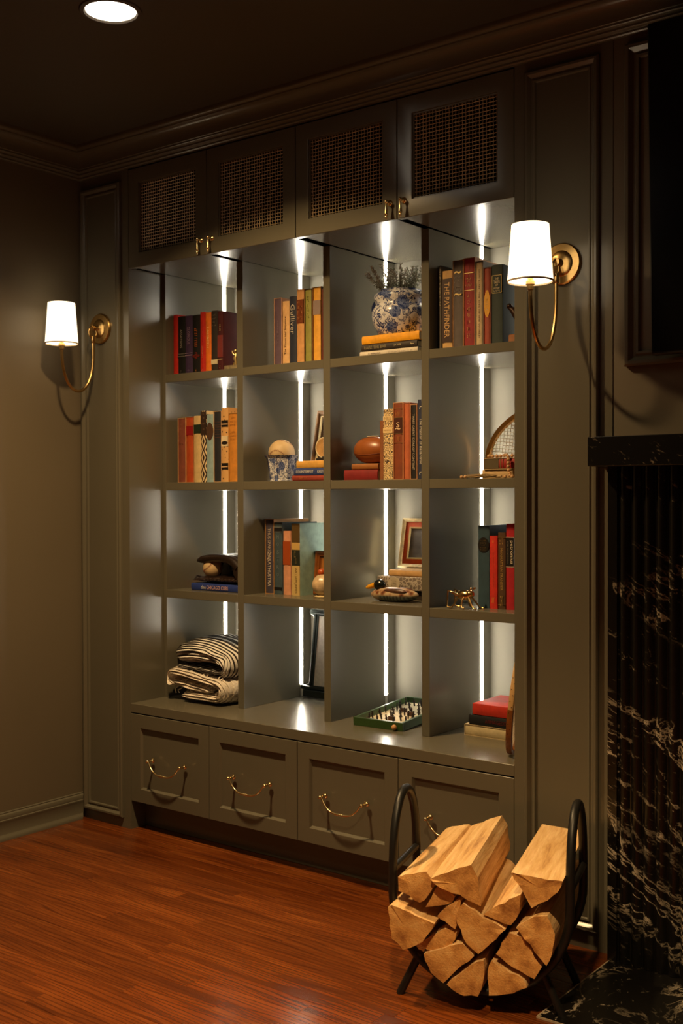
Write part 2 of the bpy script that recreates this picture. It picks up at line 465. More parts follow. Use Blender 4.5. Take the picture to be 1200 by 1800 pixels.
# ------------------------------------------------------------------ wall sconces
M_shade = emit('lit_linen', (1, .80, .52), SHADE_STRENGTH)
def sconce(x, label):
    t = thing('wall_sconce', label, 'sconce', (x, 0, 1.768), group='brass wall sconces')
    obj('backplate', MB().lathe([(.0003, 0), (.054, 0), (.054, -.006), (.051, -.009), (.034, -.010), (.031, -.013), (.022, -.015), (.012, -.018), (.008, -.024), (.008, -.034), (.011, -.036), (.011, -.041), (.0003, -.042)], 40, (0, 0, 0), 'y'), M_brass, t, 35)
    rg = [(0, -.037 + .017 * math.cos(a), -.016 + .021 * math.sin(a)) for a in [2 * PI * i / 24 for i in range(24)]]
    obj('ring', MB().tube(rg, .0032, 8, closed=True), M_brass, t, 60)
    pts = [(0, -.035, -.045)]
    yb, yf, zt, zb = -.035, -.174, -.060, -.229
    for i in range(0, 29):
        a = PI * i / 28; yy = (yb + yf) / 2 + (yb - yf) / 2 * math.cos(a)
        pts.append((0, yy, zt - .02 + (zb - zt + .02) * math.sin(a) ** .82))
    pts.append((0, yf, zt - .012))
    mb = MB().tube(pts, [.0058] * 2 + [.0052] * (len(pts) - 2), 10)
    mb.lathe([(.0085, -.030), (.0085, -.052), (.007, -.054)], 14, (0, -.035, 0))
    obj('arm', mb, M_brass, t, 50)
    obj('socket', MB().lathe([(.0055, -.092), (.008, -.090), (.0085, -.080), (.0115, -.078), (.0115, -.070), (.007, -.066), (.007, -.02), (.0003, -.019)], 16, (0, yf, 0)), M_brass, t, 40)
    zb0, zt0 = -.071, .069
    mb = MB().lathe([(.0565, zb0), (.0462, zt0), (.0445, zt0), (.0548, zb0), (.0565, zb0)], 48, (0, yf, 0), close=False)
    sh = obj('shade', mb, M_shade, t, 40)
    obj('shade_trim', MB().lathe([(.0572, zb0 - .001), (.0572, zb0 + .003), (.0545, zb0 + .003), (.0545, zb0 - .001), (.0572, zb0 - .001)], 48, (0, yf, 0), close=False), plain((.5, .4, .28), .8, name='trim_tape'), sh, 40)
    obj('bulb', MB().ball((0, yf, .01), (.017, .017, .024), 16, 10), emit('bulb', (1, .78, .48), 6), t, 60)
sconce(-.1465, 'brass sconce with white shade beside the left wall')
sconce(1.661, 'brass sconce with white shade beside the television and fireplace')
# ------------------------------------------------------------------ fireplace, hearth, television
fp = thing('fireplace', 'black veined marble fireplace with reeded surround and thick mantel', 'fireplace', (2.4, 0, 0))
mb = MB(); n = 13; pit = .0315; x = 1.8081; prof = [(x, .0)]
prof += [(x, -.045), (x + .024, -.045), (x + .024, -.036)]; x += .024
while x < 2.42:
    for a in range(7): prof.append((x + .003 + (pit - .003) * a / 6, -.036 - .011 * math.sin(PI * a / 6)))
    x += pit
prof += [(x, -.045), (x + .03, -.045), (x + .03, 0)]
vv = [(p[0], p[1], .0045) for p in prof] + [(p[0], p[1], 1.2403) for p in prof]; N = len(prof)
mb.add(vv, [(i, i + 1, N + i + 1, N + i) for i in range(N - 1)])
obj('reeded_surround', mb, M_marble, fp, 35, world=True)
mb2 = MB(); mb2.box(3.35, 3.98, -.045, 0, .0045, 1.2403); mb2.box(x + .03, 3.35, -.045, 0, .85, 1.2403)
obj('surround_return', mb2, M_marble, fp, world=True)
obj('firebox', MB().box(x + .03, 3.35, -.003, -.0002, .0045, .85), M_black, fp, world=True)
mb = MB().box(1.7741, 4.02, -.09, 0, 1.2405, 1.3133, .0015)
obj('mantel', mb, M_marble, fp, world=True)
he = struct('hearth', MB().box(HX0 + .002, HX1, HY0 + .002, 0, -.02, .004), M_marble)
tr = MB(); tr.box(HX0 - .0015, HX0 + .002, HY0, 0, -.02, .0045); tr.box(HX0, HX1, HY0 - .0005, HY0 + .002, -.02, .0045)
obj('metal_edge', tr, plain((.50, .40, .28), .45, .3, name='edge_metal'), he)
tv = thing('television', 'large black television tilted on the panelled wall above the mantel', 'television', (2.62, -.05, 1.9), (math.radians(2.0), 0, 0))
obj('screen', MB().box(-.69, .69, -.0265, -.0245, -.385, .388), plain((.003, .003, .0035), .22, name='screen_glass'), tv)
obj('body', MB().box(-.694, .694, -.0245, .004, -.393, .392, .003), plain((.006, .006, .006), .5, name='black_plastic'), tv)
obj('wall_bracket', MB().box(-.2, .2, .003, .044, -.15, .15), M_black, tv)

# ------------------------------------------------------------------ lettering
_tx = {}
def text_mesh(s):
    if s in _tx: return _tx[s]
    cu = bpy.data.curves.new('t', 'FONT'); cu.body = s; cu.resolution_u = 2; cu.extrude = 0
    ob = bpy.data.objects.new('t', cu); me = bpy.data.meshes.new_from_object(ob)
    v = [tuple(p.co) for p in me.vertices]; f = [tuple(p.vertices) for p in me.polygons]
    x0 = min(p[0] for p in v); x1 = max(p[0] for p in v); y0 = min(p[1] for p in v); y1 = max(p[1] for p in v)
    v = [((p[0] - x0) / (x1 - x0) - .5, (p[1] - y0) / (y1 - y0) - .5) for p in v]
    bpy.data.objects.remove(ob); bpy.data.curves.remove(cu); bpy.data.meshes.remove(me)
    _tx[s] = (v, f); return _tx[s]
def scrib(n, seed):
    """worn illegible lettering: short strokes"""
    r = random.Random(seed); v = []; f = []
    for i in range(n):
        if r.random() < .1: continue
        x = -.5 + i / n; w_ = .55 / n
        for q in range(r.choice((2, 2, 3))):
            if r.random() < .5: a, b, c, d = x + w_ * r.choice((0, .7)), 0, w_ * .3, 1.0
            else: a, b, c, d = x, r.choice((-.42, 0, .42)), w_, .2
            o = len(v); y0, y1 = max(-.5, b - d / 2), min(.5, b + d / 2)
            v += [(a, y0), (a + c, y0), (a + c, y1), (a, y1)]; f.append((o, o + 1, o + 2, o + 3))
    return v, f
INK = {}
def ink(c):
    if c == 'gold': return M_gold
    return plain(c, .5, 0, .05, name='ink')

# ------------------------------------------------------------------ books
def book(x0, w_, h, y, z, d, col, label, group, lie=False, slip=None, titles=(), bands=(), paper='#cfc3a4', rz=0, pattern=None):
    """local axes: x thickness, y depth (spine at y=0 facing -Y), z height"""
    loc = (x0, y, z) if not lie else (x0 + h, y, z)
    rot = (0, 0, rz) if not lie else (0, -PI / 2, rz)
    root = thing('book', label, 'book', loc, rot, group)
    ci = cloth(col) if not pattern else pattern
    a0, a1, b0, z0, z1 = 0, w_, 0, 0, h
    if slip:
        t_ = .0021; mb = MB()
        mb.box(0, t_, .001, d, 0, h); mb.box(w_ - t_, w_, .001, d, 0, h); mb.box(t_, w_ - t_, .001, d, 0, t_); mb.box(t_, w_ - t_, .001, d, h - t_, h); mb.box(t_, w_ - t_, d - t_, d, t_, h - t_)
        obj('slipcase', mb, cloth(slip), root)
        a0, a1, z0, z1, b0 = t_ + .0003, w_ - t_ - .0003, t_ + .0002, h - t_ - .0015, .0005
        d = d - .004
    bd = .0024
    sp = [(a0, b0 + .0045), (a0 + .0012, b0 + .0022), (a0 + (a1 - a0) * .22, b0 + .0006), ((a0 + a1) / 2, b0), (a1 - (a1 - a0) * .22, b0 + .0006), (a1 - .0012, b0 + .0022), (a1, b0 + .0045)]
    inn = [(a1 - bd, b0 + .006), (a0 + bd, b0 + .006)]
    poly = sp + [(a1, d), (a1 - bd, d)] + inn + [(a0 + bd, d), (a0, d)]
    n = len(poly); mb = MB()
    vv = [(p[0], p[1], z0) for p in poly] + [(p[0], p[1], z1) for p in poly]
    q = len(sp)
    caps = [list(range(q)) + [q + 2, q + 3], [q - 1, q, q + 1, q + 2], [0, q + 3, q + 4, q + 5]]
    mb.add(vv, [(k, (k + 1) % n, n + (k + 1) % n, n + k) for k in range(n)] + [tuple(c) for c in caps] + [tuple(i + n for i in c) for c in caps])
    obj('cover', mb, ci, root, 40)
    obj('page_block', MB().box(a0 + bd, a1 - bd, b0 + .006, d - .004, z0 + .003, z1 - .003), plain(paper, .8, 0, .08, 200, name='paper'), root)
    for e in bands:
        za, zb, c = e[:3]; kind = e[3] if len(e) > 3 else 'rect'
        xm, hw = (a0 + a1) / 2, (a1 - a0) * .47
        mb = MB()
        if kind == 'oval':
            zc, rz_ = (za + zb) / 2 * h, (zb - za) / 2 * h
            N = 20; pp = [(xm + hw * math.cos(2 * PI * i / N), zc + rz_ * math.sin(2 * PI * i / N)) for i in range(N)]
            mb.prism(pp, b0 - .0004, b0 + .0022)
        elif kind == 'line':
            mb.box(xm - hw, xm + hw, b0 - .0006, b0 + .002, za * h, zb * h)
        elif kind == 'box':
            zl, zh = za * h, zb * h; k = .0009
            for q_ in ((xm - hw * .9, xm + hw * .9, zl, zl + k), (xm - hw * .9, xm + hw * .9, zh - k, zh), (xm - hw * .9, xm - hw * .9 + k, zl, zh), (xm + hw * .9 - k, xm + hw * .9, zl, zh)):
                mb.box(q_[0], q_[1], b0 - .0006, b0 + .002, q_[2], q_[3])
        else:
            mb.box(xm - hw, xm + hw, b0 - .0003, b0 + .0022, za * h, zb * h)
        obj('spine_label' if kind in ('rect', 'oval') else 'spine_rule', mb, ink(c), root)
    for (s, dr, zc, ln, ht, c, *xo) in titles:
        v, f = text_mesh(s) if isinstance(s, str) else scrib(s, int(x0 * 9999) + int(zc * 100))
        xm = (a0 + a1) / 2 + (xo[0] * (a1 - a0) if xo else 0); zc *= h
        if dr == 'down': vv = [(xm + p[1] * ht, b0 - .0009, zc - p[0] * ln * h) for p in v]
        elif dr == 'up': vv = [(xm - p[1] * ht, b0 - .0009, zc + p[0] * ln * h) for p in v]
        else: vv = [(xm + p[0] * ln, b0 - .0009, zc + p[1] * ht) for p in v]
        mb = MB(); mb.add(vv, f); obj('lettering', mb, ink(c), root, recalc=False)
    return root
z1, z2, z3 = 1.6071, 1.2191, .8331
G11, G12, G14 = 'books in the top left compartment', 'books in the second top compartment', 'books in the top right compartment'
Y = .195
book(.0180, .0237, .2188, Y, z1, .150, '#b81c10', 'plain bright red book at the left end of the top left row', G11, titles=[(5, 'down', .05, .03, .004, '#d98a6a')])
book(.0419, .0370, .2095, Y, z1, .150, '#0b0b0c', 'black book lettered ASSASSINS in grey on its spine', G11, titles=[('ASSASSINS', 'down', .62, .32, .011, '#8f8a80'), (3, 'across', .06, .006, .006, '#8f8a80')], bands=[(.305, .325, '#5d5a55', 'line'), (.35, .365, '#5d5a55', 'line')])
book(.0791, .0359, .2091, Y, z1, .150, '#3d2a4d', 'purple book between two black books in the top left row', G11, titles=[('GLORIOUS', 'down', .66, .30, .013, '#8d7590'), (4, 'across', .06, .01, .008, '#8d7590')], bands=[(.315, .33, '#8d7590', 'line'), (.355, .365, '#8d7590', 'line')])
book(.1152, .0386, .2074, Y, z1, .150, '#0d0807', 'black book with small fiery orange lettering down its spine', G11, titles=[(13, 'down', .62, .36, .014, '#c8641c'), (6, 'down', .30, .12, .012, '#a83014'), (2, 'across', .05, .006, .01, '#b0702c')], bands=[(.27, .33, '#5c1509', 'oval')])
book(.1540, .0260, .2146, Y, z1, .150, '#c2210f', 'red book touching a narrow orange book in the top left row', G11, titles=[(12, 'down', .6, .2, .004, '#d8583c'), (12, 'down', .34, .2, .005, '#e89a70'), (2, 'across', .05, .008, .008, '#f0c8a8')])
book(.1802, .0274, .2107, Y, z1, .150, '#e8781c', 'orange book right of the two red books, top left row', G11, titles=[('LAMBETH', 'down', .58, .34, .008, '#f6d896')])
book(.2078, .0320, .2138, Y, z1, .155, '#2e241d', 'dark brown book with a small white square low on its spine', G11, titles=[(5, 'across', .93, .018, .005, '#8f8578'), (5, 'across', .87, .02, .005, '#8f8578'), (4, 'across', .81, .02, .006, '#8f8578'), (5, 'across', .76, .022, .005, '#8f8578')], bands=[(.125, .20, '#d9cba4')])
book(.2400, .0253, .2093, Y, z1, .200, '#4a0e12', 'maroon book with gilt spine at the right of the top left row', G11, titles=[(4, 'down', .72, .12, .007, 'gold'), (3, 'down', .06, .06, .006, 'gold')], bands=[(.195, .205, 'gold', 'line'), (.23, .6, '#7d2a20', 'line')])
Y = .195
book(.5007, .0345, .2259, Y, z1, .150, '#5c4858', 'dusty purple slipcased book at the left end, second top compartment', G12, slip='#b98f76', titles=[('The Razor', 'up', .5, .35, .007, '#77616a')])
book(.5376, .0306, .2114, Y, z1, .150, '#d8ac78', 'cream book titled The Moon and Sixpence in dark script', G12, titles=[('The Moon and Sixpence', 'up', .46, .60, .0115, '#3c2216')])
book(.5684, .0313, .2245, Y, z1, .150, '#232838', 'navy book with tall silver script lettering', G12, titles=[('Gulliver', 'down', .66, .44, .018, '#b8b0a4')])
book(.5999, .0311, .2442, Y, z1, .150, '#c8935c', 'tan book with a large brown title block, second top compartment', G12, bands=[(.54, .86, '#6e3413')], titles=[(4, 'across', .82, .02, .010, '#c08850'), (4, 'across', .75, .022, .010, '#c08850'), (4, 'across', .68, .022, .012, '#c08850'), (4, 'across', .61, .022, .008, '#c08850'), (4, 'across', .57, .02, .005, '#c08850')])
book(.6334, .0318, .2413, Y, z1, .150, '#8f8c42', 'olive green book in a dark slipcase, second top compartment', G12, slip='#4a3217', titles=[(14, 'down', .75, .3, .008, '#b6b06a')])
book(.6676, .0358, .2442, Y, z1, .150, '#e0a33c', 'yellow book with a grey label band at the top of its spine', G12, slip='#7c5220', bands=[(.63, .82, '#8d7b74')])
book(.7047, .0090, .2340, Y, z1, .150, '#5c1d10', 'thin dark red book beside the divider, right of the yellow one', G12)
book(1.1192 + .026, .0001 + .010, .2567, Y + .02, z1, .150, '#1a130e', 'nearly black book in shadow against the divider, top right row', G14)
book(1.1560, .0112, .2508, Y, z1, .150, '#4c443a', 'narrow dark grey book with a column of fine pale lettering', G14, titles=[(26, 'down', .74, .44, .006, '#b8a988')])
book(1.1680, .0355, .2342, Y, z1, .150, '#c69c60', 'tan book titled THE PATHFINDER on a brown panel', G14, bands=[(.085, .90, '#33180c')], titles=[('THE PATHFINDER', 'down', .50, .70, .017, '#c9a066')])
book(1.2052, .0363, .2609, Y, z1, .150, '#574c48', 'grey slipcased book with gilt ornament near the top of its spine', G14, slip='#8d6a4a', titles=[('~', 'across', .86, .022, .008, 'gold'), (5, 'across', .80, .022, .006, '#8d8078'), (6, 'across', .76, .024, .006, '#8d8078'), (4, 'across', .69, .02, .005, '#8d8078'), (6, 'across', .65, .026, .005, '#8d8078'), ('~', 'across', .61, .026, .008, 'gold')])
book(1.2419, .0395, .2631, Y, z1, .150, '#8c1a1a', 'crimson slipcased book with gilt rules and rows of gilt ornament', G14, slip='#a87345', titles=[(3, 'across', .90, .012, .016, '#c98f58'), (4, 'across', .80, .016, .012, '#c98f58'), (4, 'across', .75, .02, .012, '#c98f58'), (5, 'across', .69, .024, .007, '#c98f58')] + [(3, 'across', .58 - .075 * i, .012, .011, '#c98f58') for i in range(7)], bands=[(.825, .832, 'gold', 'line'), (.632, .639, 'gold', 'line')])
book(1.2826, .0268, .2486, Y, z1, .150, '#c4ab83', 'cream slipcased book with one line of brown lettering, top right row', G14, slip='#5e5347', titles=[('DON JUAN  THE EYES OF THE WORLD', 'down', .50, .80, .006, '#5b3a22')])
book(1.3098, .0258, .2269, Y, z1, .150, '#97402c', 'terracotta book with a long yellow oval on its spine', G14, slip='#6b3a28', bands=[(.36, .71, '#d99a1c', 'oval')], titles=[(6, 'down', .53, .18, .006, '#e8c884')])
book(1.3368, .0373, .2303, Y, z1, .180, '#22302c', 'dark green book with a gilt boxed title, right end of top row', G14, bands=[(.645, .87, 'gold', 'box')], titles=[('THE', 'across', .825, .012, .007, '#d8c69c'), ('TALES', 'across', .785, .02, .009, '#d8c69c'), ('OF', 'across', .745, .009, .006, '#d8c69c'), ('MYSTERY', 'across', .705, .019, .006, '#d8c69c'), (6, 'across', .67, .022, .005, '#d8c69c')])
G21, G23, G32, G34 = 'books in the second row, left compartment', 'books in the second row, third compartment', 'books in the third row, second compartment', 'books in the third row, right compartment'
Y = .195
def ikat():
    t = NT('ikat_cloth'); t.set(Roughness=.7)
    co = t.coord('Object'); sx = t.n('SeparateXYZ'); t.l(co, sx.inputs[0])
    def mth(op, a, b=None):
        q = t.n('Math', operation=op)
        for i, x_ in enumerate((a, b)):
            if x_ is None: continue
            if isinstance(x_, (int, float)): q.inputs[i].default_value = x_
            else: t.l(x_, q.inputs[i])
        return q.outputs[0]
    ax = mth('ABSOLUTE', mth('MULTIPLY', mth('SUBTRACT', sx.outputs[0], .0137), 1 / .0137))
    az = mth('ABSOLUTE', mth('SUBTRACT', mth('FRACT', mth('MULTIPLY', sx.outputs[2], 1 / .058)), .5))
    r = mth('FRACT', mth('MULTIPLY', mth('ADD', mth('MULTIPLY', ax, .55), az), 2.3))
    t.col(t.ramp(r, [(0, hx('#2c190f')), (.52, hx('#d8c29a'))], 'CONSTANT')); return t.mat
def toile():
    t = NT('botanical_print'); t.set(Roughness=.7)
    v = t.n('TexWave'); v.wave_type = 'RINGS'
    for k, q in (('Scale', 42), ('Distortion', 22), ('Detail', 1.5), ('Detail Scale', 1.2)): v.inputs[k].default_value = q
    t.l(t.coord('Object'), v.inputs['Vector'])
    t.col(t.ramp(v.outputs['Fac'], [(0, hx('#4a3626')), (.30, hx('#d8bc88'))], 'CONSTANT')); return t.mat
def folk():
    t = NT('folk_print'); t.set(Roughness=.7)
    v = t.n('TexVoronoi'); v.inputs['Scale'].default_value = 70; t.l(t.coord('Object'), v.inputs['Vector'])
    t.col(t.ramp(v.outputs['Distance'], [(0, hx('#1c120b')), (.20, hx('#d0a064'))], 'CONSTANT')); return t.mat
book(.0386, .0405, .2331, Y, z2, .150, '#7d4232', 'brownish red slipcased book at the left end of the second row', G21, slip='#b98a5e', titles=[(5, 'across', .9, .02, .006, '#96604c'), (6, 'across', .83, .022, .006, '#96604c'), (5, 'across', .6, .02, .006, '#96604c')])
book(.0796, .0396, .2357, Y, z2, .150, '#b3481a', 'orange book with a crimson label, second row left', G21, slip='#b97a4a', bands=[(.72, .86, '#8c0f14')])
book(.1200, .0351, .2372, Y, z2, .150, '#cdb07c', 'cream speckled book with a dark green label', G21, bands=[(.735, .87, '#1c2a1a')])
book(.1553, .0272, .2541, Y, z2, .150, '#d8c29a', 'book bound in brown and white diamond ikat cloth', G21, pattern=ikat(), bands=[(.66, .985, '#33231a')], titles=[(6, 'across', .95, .02, .006, '#8d7658'), (5, 'across', .90, .02, .006, '#8d7658'), (6, 'across', .82, .02, .007, '#8d7658'), (5, 'across', .74, .02, .006, '#8d7658')])
book(.1827, .0345, .2397, Y, z2, .150, '#8fa9ae', 'pale blue book with a large brown oval on its spine', G21, bands=[(.615, .88, '#4a3427', 'oval')])
book(.2174, .0386, .2500, Y, z2, .150, '#23262d', 'navy slipcased book with fine rust rules across its spine', G21, slip='#c9a37a', bands=[(zz, zz + .004, '#6d4630', 'line') for zz in (.63, .67, .70, .735, .77, .80, .84)])
book(.2562, .0317, .2600, Y, z2, .150, '#d0a064', 'tan book with black folk-print bands up its spine', G21, pattern=folk(), bands=[(.17, .255, '#140c08'), (.20, .215, '#c9a37a', 'line'), (.74, .83, '#140c08'), (.77, .785, '#c9a37a', 'line'), (.48, .62, '#dccaa4'), (.50, .55, '#20140c', 'oval')])
book(.2895, .0452, .2390, Y, z2, .150, '#c98432', 'ochre slipcased book at the right end of the second row', G21, slip='#b7823e', titles=[(5, 'across', z_, .026, .006, '#a3672a') for z_ in (.93, .88, .83, .72, .67, .62)])
Y = .20
book(.9286, .0170, .1864, Y + .005, z2, .115, '#85502a', 'worn brown book upright beside the leather ball', G23)
book(.9459, .0380, .2212, Y, z2, .150, '#d8bc88', 'cream book printed all over with dark botanical line work', G23, pattern=toile(), bands=[(.83, .90, '#d8bc88'), (.66, .73, '#d8bc88')], titles=[('NILE', 'across', .865, .026, .010, '#a08458'), (7, 'across', .70, .028, .005, '#b98f60')])
book(.9844, .0378, .2393, Y, z2, .150, '#7d3a18', 'chestnut brown slipcased book with a darker gilt title panel', G23, slip='#c08a5c', bands=[(.60, .80, '#40190c'), (.80, .806, 'gold', 'line'), (.594, .60, 'gold', 'line'), (.915, .92, 'gold', 'line'), (.475, .48, 'gold', 'line')], titles=[(3, 'across', .85, .018, .014, '#b0733c'), ('S', 'across', .71, .012, .016, '#d8b890'), ('~', 'across', .66, .02, .006, '#d8b890'), (3, 'across', .53, .018, .014, '#b0733c')])
book(1.0223, .0258, .2373, Y, z2, .150, '#b8603a', 'plain rust orange book between brown and black spines', G23, slip='#a5603c')
book(1.0483, .0258, .2312, Y, z2, .150, '#120d0b', 'black slipcased book with one line of small white lettering', G23, slip='#c08c66', titles=[('THREE GREAT IDEAS OF CONTENT', 'down', .5, .74, .008, '#b8ab98')])
book(1.0746, .0290, .2438, Y, z2, .150, '#232a44', 'navy book titled The Master of Ballantrae by the divider', G23, titles=[('The Master of Ballantrae', 'down', .48, .58, .0105, '#c2bdb4'), ('c', 'down', .90, .04, .012, '#c2bdb4'), ('c', 'down', .08, .04, .012, '#c2bdb4')])
Y = .25
book(.4087, .0405, .2574, Y, z3, .190, '#3d3846', 'slipcased book titled THUS SPAKE ZARATHUSTRA in white capitals', G32, slip='#a87c4c', titles=[('THUS SPAKE', 'down', .72, .32, .012, '#b9ac9c'), ('ZARATHUSTRA', 'down', .33, .46, .0135, '#cfc4b4'), ('/', 'across', .51, .022, .026, '#b9ac9c')])
book(.4500, .0364, .2466, Y, z3, .190, '#3c4c54', 'slate blue book with dark bands, right of the white-lettered one', G32, bands=[(.06, .10, '#0c0d10'), (.87, .93, '#15161a'), (.865, .87, '#8a8f90', 'line'), (.93, .935, '#8a8f90', 'line')], titles=[('NOSTROMO', 'across', .5, .001, .001, '#5d6c72')] + [(c, 'across', .80 - i * .105, .009, .012, '#66757a') for i, c in enumerate('NOSTRO')])
book(.4877, .0335, .2177, Y + .003, z3, .180, '#cf9270', 'shorter pink book with a rust coloured upper label', G32, bands=[(.47, .84, '#9c4416')])
book(.5293, .0364, .2435, Y, z3, .210, '#8aa79c', 'pale green jacketed book with cream and dark green spine', G32, bands=[(.0, .415, '#c0a468'), (.415, .635, '#23281f'), (.635, .735, '#c2a05c'), (.735, 1.0, '#54401f')], titles=[('WILLIAM JAMES', 'down', .21, .36, .012, '#7c6638'), (3, 'across', .57, .012, .02, '#8c7c50'), (3, 'across', .48, .014, .02, '#8c7c50')])
book(1.2580, .0403, .2462, Y, z3, .180, '#2a4350', 'blue book with a black oval near the top of its spine', G34, bands=[(.67, .86, '#0b0907', 'oval')], titles=[(5, 'across', z_, .022, .004, '#6d5a34') for z_ in (.82, .79, .765, .735, .71)], paper='#ddcfae')
book(1.2985, .0270, .2165, Y, z3, .170, '#c4281a', 'bright red book between the blue and brown gilt spines', G34, titles=[(2, 'across', .92, .006, .008, '#e08440'), (16, 'down', .68, .22, .003, '#d8602c'), (12, 'down', .37, .2, .003, '#d8602c'), (3, 'across', .12, .01, .016, '#dca040')])
book(1.3263, .0268, .2271, Y, z3, .180, '#4c3216', 'brown book with gilt ornament and lettering down its spine', G34, bands=[(.93, .94, 'gold', 'line'), (.055, .06, 'gold', 'line')], titles=[('MANHATTAN TRANSFER', 'down', .52, .55, .008, '#a88648'), (3, 'across', .89, .012, .02, '#a88648'), (4, 'across', .11, .016, .03, '#a88648')])
book(1.3533, .0285, .2529, Y, z3, .180, '#a81420', 'red book with a black panel lettered petronius', G34, bands=[(.505, .835, '#0d0a09'), (.84, .847, '#cbb8a4', 'line'), (.497, .502, '#cbb8a4', 'line')], titles=[('petronius', 'down', .67, .27, .011, '#d8ccb4', .2), ('the satyricon', 'down', .67, .26, .006, '#7d7468', -.22)])
# lying stacks
S13, S22, S23, S33, S44 = 'books under the potted greenery', 'books stacked beside the ball in a cup', 'books under the leather ball', 'books behind the duck decoy', 'books beside the leaning racket'
book(.8566, .0185, .2200, .200, z1, .15, '#cfc4b4', 'white book at the bottom of the stack under the blue pot', S13, lie=True, titles=[('A  WINDOW', 'down', .74, .22, .005, '#5d4c48'), (10, 'down', .34, .3, .004, '#a89c94'), (2, 'down', .1, .03, .005, '#3a3030')])
book(.8625, .0212, .2120, .200, z1 + .0187, .15, '#2f251f', 'dark book lettered RAISE THE BAR under a yellow one', S13, lie=True, titles=[('RAISE THE BAR', 'down', .74, .40, .0095, '#8d8260'), ('JON TAFFER', 'down', .34, .13, .007, '#c9b890'), ('f', 'across', .08, .006, .012, '#c9b890')])
book(.8650, .0270, .2170, .200, z1 + .0401, .16, '#e6a012', 'bright yellow book on top of the stack under the blue pot', S13, lie=True)
book(.5575, .0190, .1750, .220, z2, .13, '#8a3222', 'worn red leather book at the bottom of the stack beside the cup', S22, lie=True, titles=[(9, 'down', .72, .2, .007, '#b8783c')])
book(.5651, .0243, .1700, .220, z2 + .0192, .14, '#2b3a70', 'blue book lettered COUNTERFEIT in white', S22, lie=True, titles=[('COUNTERFEIT', 'down', .72, .44, .0095, '#d8d4cc'), ('KIRSTIN CHEN', 'down', .22, .36, .0085, '#d8d4cc')])
book(.5751, .0243, .1560, .222, z2 + .0437, .13, '#cf9c48', 'plain mustard book on top of the stack beside the cup', S22, lie=True)
book(.7917, .0330, .1330, .200, z2, .17, '#7c1a18', 'faded red book lying under a thin brown book and ball', S23, lie=True)
book(.8209, .0195, .1040, .203, z2 + .0332, .16, '#8d5520', 'thin brown book directly under the leather ball', S23, lie=True)
book(1.2700, .0275, .2100, .255, z2, .16, '#c2a070', 'tan book lying below the red and gold one', 'books under the bead garland', lie=True)
book(1.2776, .0340, .2000, .250, z2 + .0277, .17, '#93180f', 'red and gold book with an olive grey spine end under beads', 'books under the bead garland', lie=True, slip='#b09468', bands=[(.74, 1.0 - .02, '#574a34'), (.70, .715, 'gold', 'line'), (.66, .665, 'gold', 'line'), (.60, .608, 'gold', 'line'), (.42, .428, 'gold', 'line')])
book(.0901, .0255, .2360, .210, z3, .20, '#20357c', 'blue book lettered CHICAGO CUBS under the baseball glove', 'books in the third row, left compartment', lie=True, titles=[('the', 'down', .74, .10, .013, '#d8d4cc'), ('CHICAGO CUBS', 'down', .45, .44, .013, '#d8a898')], paper='#a82c28')
book(.8400, .0305, .2500, .345, z3, .15, '#33281f', 'dark brown book hidden low behind the duck decoy', S33, lie=True)
def ornate():
    t = NT('ornate_cloth'); t.set(Roughness=.7)
    v = t.n('TexVoronoi'); v.inputs['Scale'].default_value = 85; v.feature = 'DISTANCE_TO_EDGE'; t.l(t.coord('Object'), v.inputs['Vector'])
    t.col(t.ramp(v.outputs['Distance'], [(0, hx('#a89c8e')), (.09, hx('#6d6056'))], 'CONSTANT')); return t.mat
book(.8299, .0430, .2650, .330, z3 + .0307, .16, '#6d6056', 'thick grey patterned book with a pale oval, behind the duck', S33, lie=True, pattern=ornate(), bands=[(.66, .84, '#b3a58e', 'oval')], titles=[(9, 'across', .75, .022, .02, '#857660')])
book(.8616, .0205, .2300, .350, z3 + .0739, .14, '#c49a64', 'plain tan book on top of the grey patterned book', S33, lie=True)
book(1.2106, .0340, .2200, .250, ZW + .0002, .17, '#c4b38c', 'cream book at the bottom of the stack beside the racket', S44, lie=True, slip='#b9a57e')
book(1.2272, .0305, .2000, .250, ZW + .0346, .17, '#0f0f14', 'black book lettered ARMAGEDDON in dark red', S44, lie=True, titles=[('ARMAGEDDON', 'down', .48, .48, .011, '#5c1414')])
book(1.2396, .0345, .1950, .250, ZW + .0655, .17, '#bf2c18', 'orange red book on top of the stack beside the racket', S44, lie=True)
#__PART3__
# ------------------------------------------------------------------ ornaments on the shelves
def porcelain(name, sc1, sc2):
    t = NT(name); t.set(Roughness=.18)
    co = t.coord('Object')
    n1 = t.noise(co, sc1, 3, .5, 1.2); fl_ = t.n('TexVoronoi'); fl_.inputs['Scale'].default_value = sc2; t.l(co, fl_.inputs['Vector'])
    fine = t.noise(co, sc1 * 2.6, 2, .6, .8)
    scr = t.ramp(n1, [(0, hx('#d8d8dc')), (.50, hx('#2c3868')), (.575, hx('#d8d8dc')), (.62, hx('#46598f')), (.68, hx('#d8d8dc'))], 'CONSTANT')
    flw = t.mix(.55, hx('#3d5088'), t.ramp(fine, [(.45, hx('#232f60')), (.55, hx('#8d98b8'))]))
    mk = t.ramp(fl_.outputs['Distance'], [(0, (1, 1, 1)), (.36, (1, 1, 1)), (.38, (0, 0, 0))])
    t.col(t.mix(mk, scr, flw)); return t.mat
M_porc = porcelain('blue_and_white_glaze', 55, 20); M_porc2 = porcelain('painted_glaze', 120, 36)
M_blue = plain('#252e58', .25, 0, .2, name='cobalt_line')
vs_ = thing('vase', 'blue and white lobed porcelain pot on the yellow book', 'vase', (.953, .288, z1 + .0673))
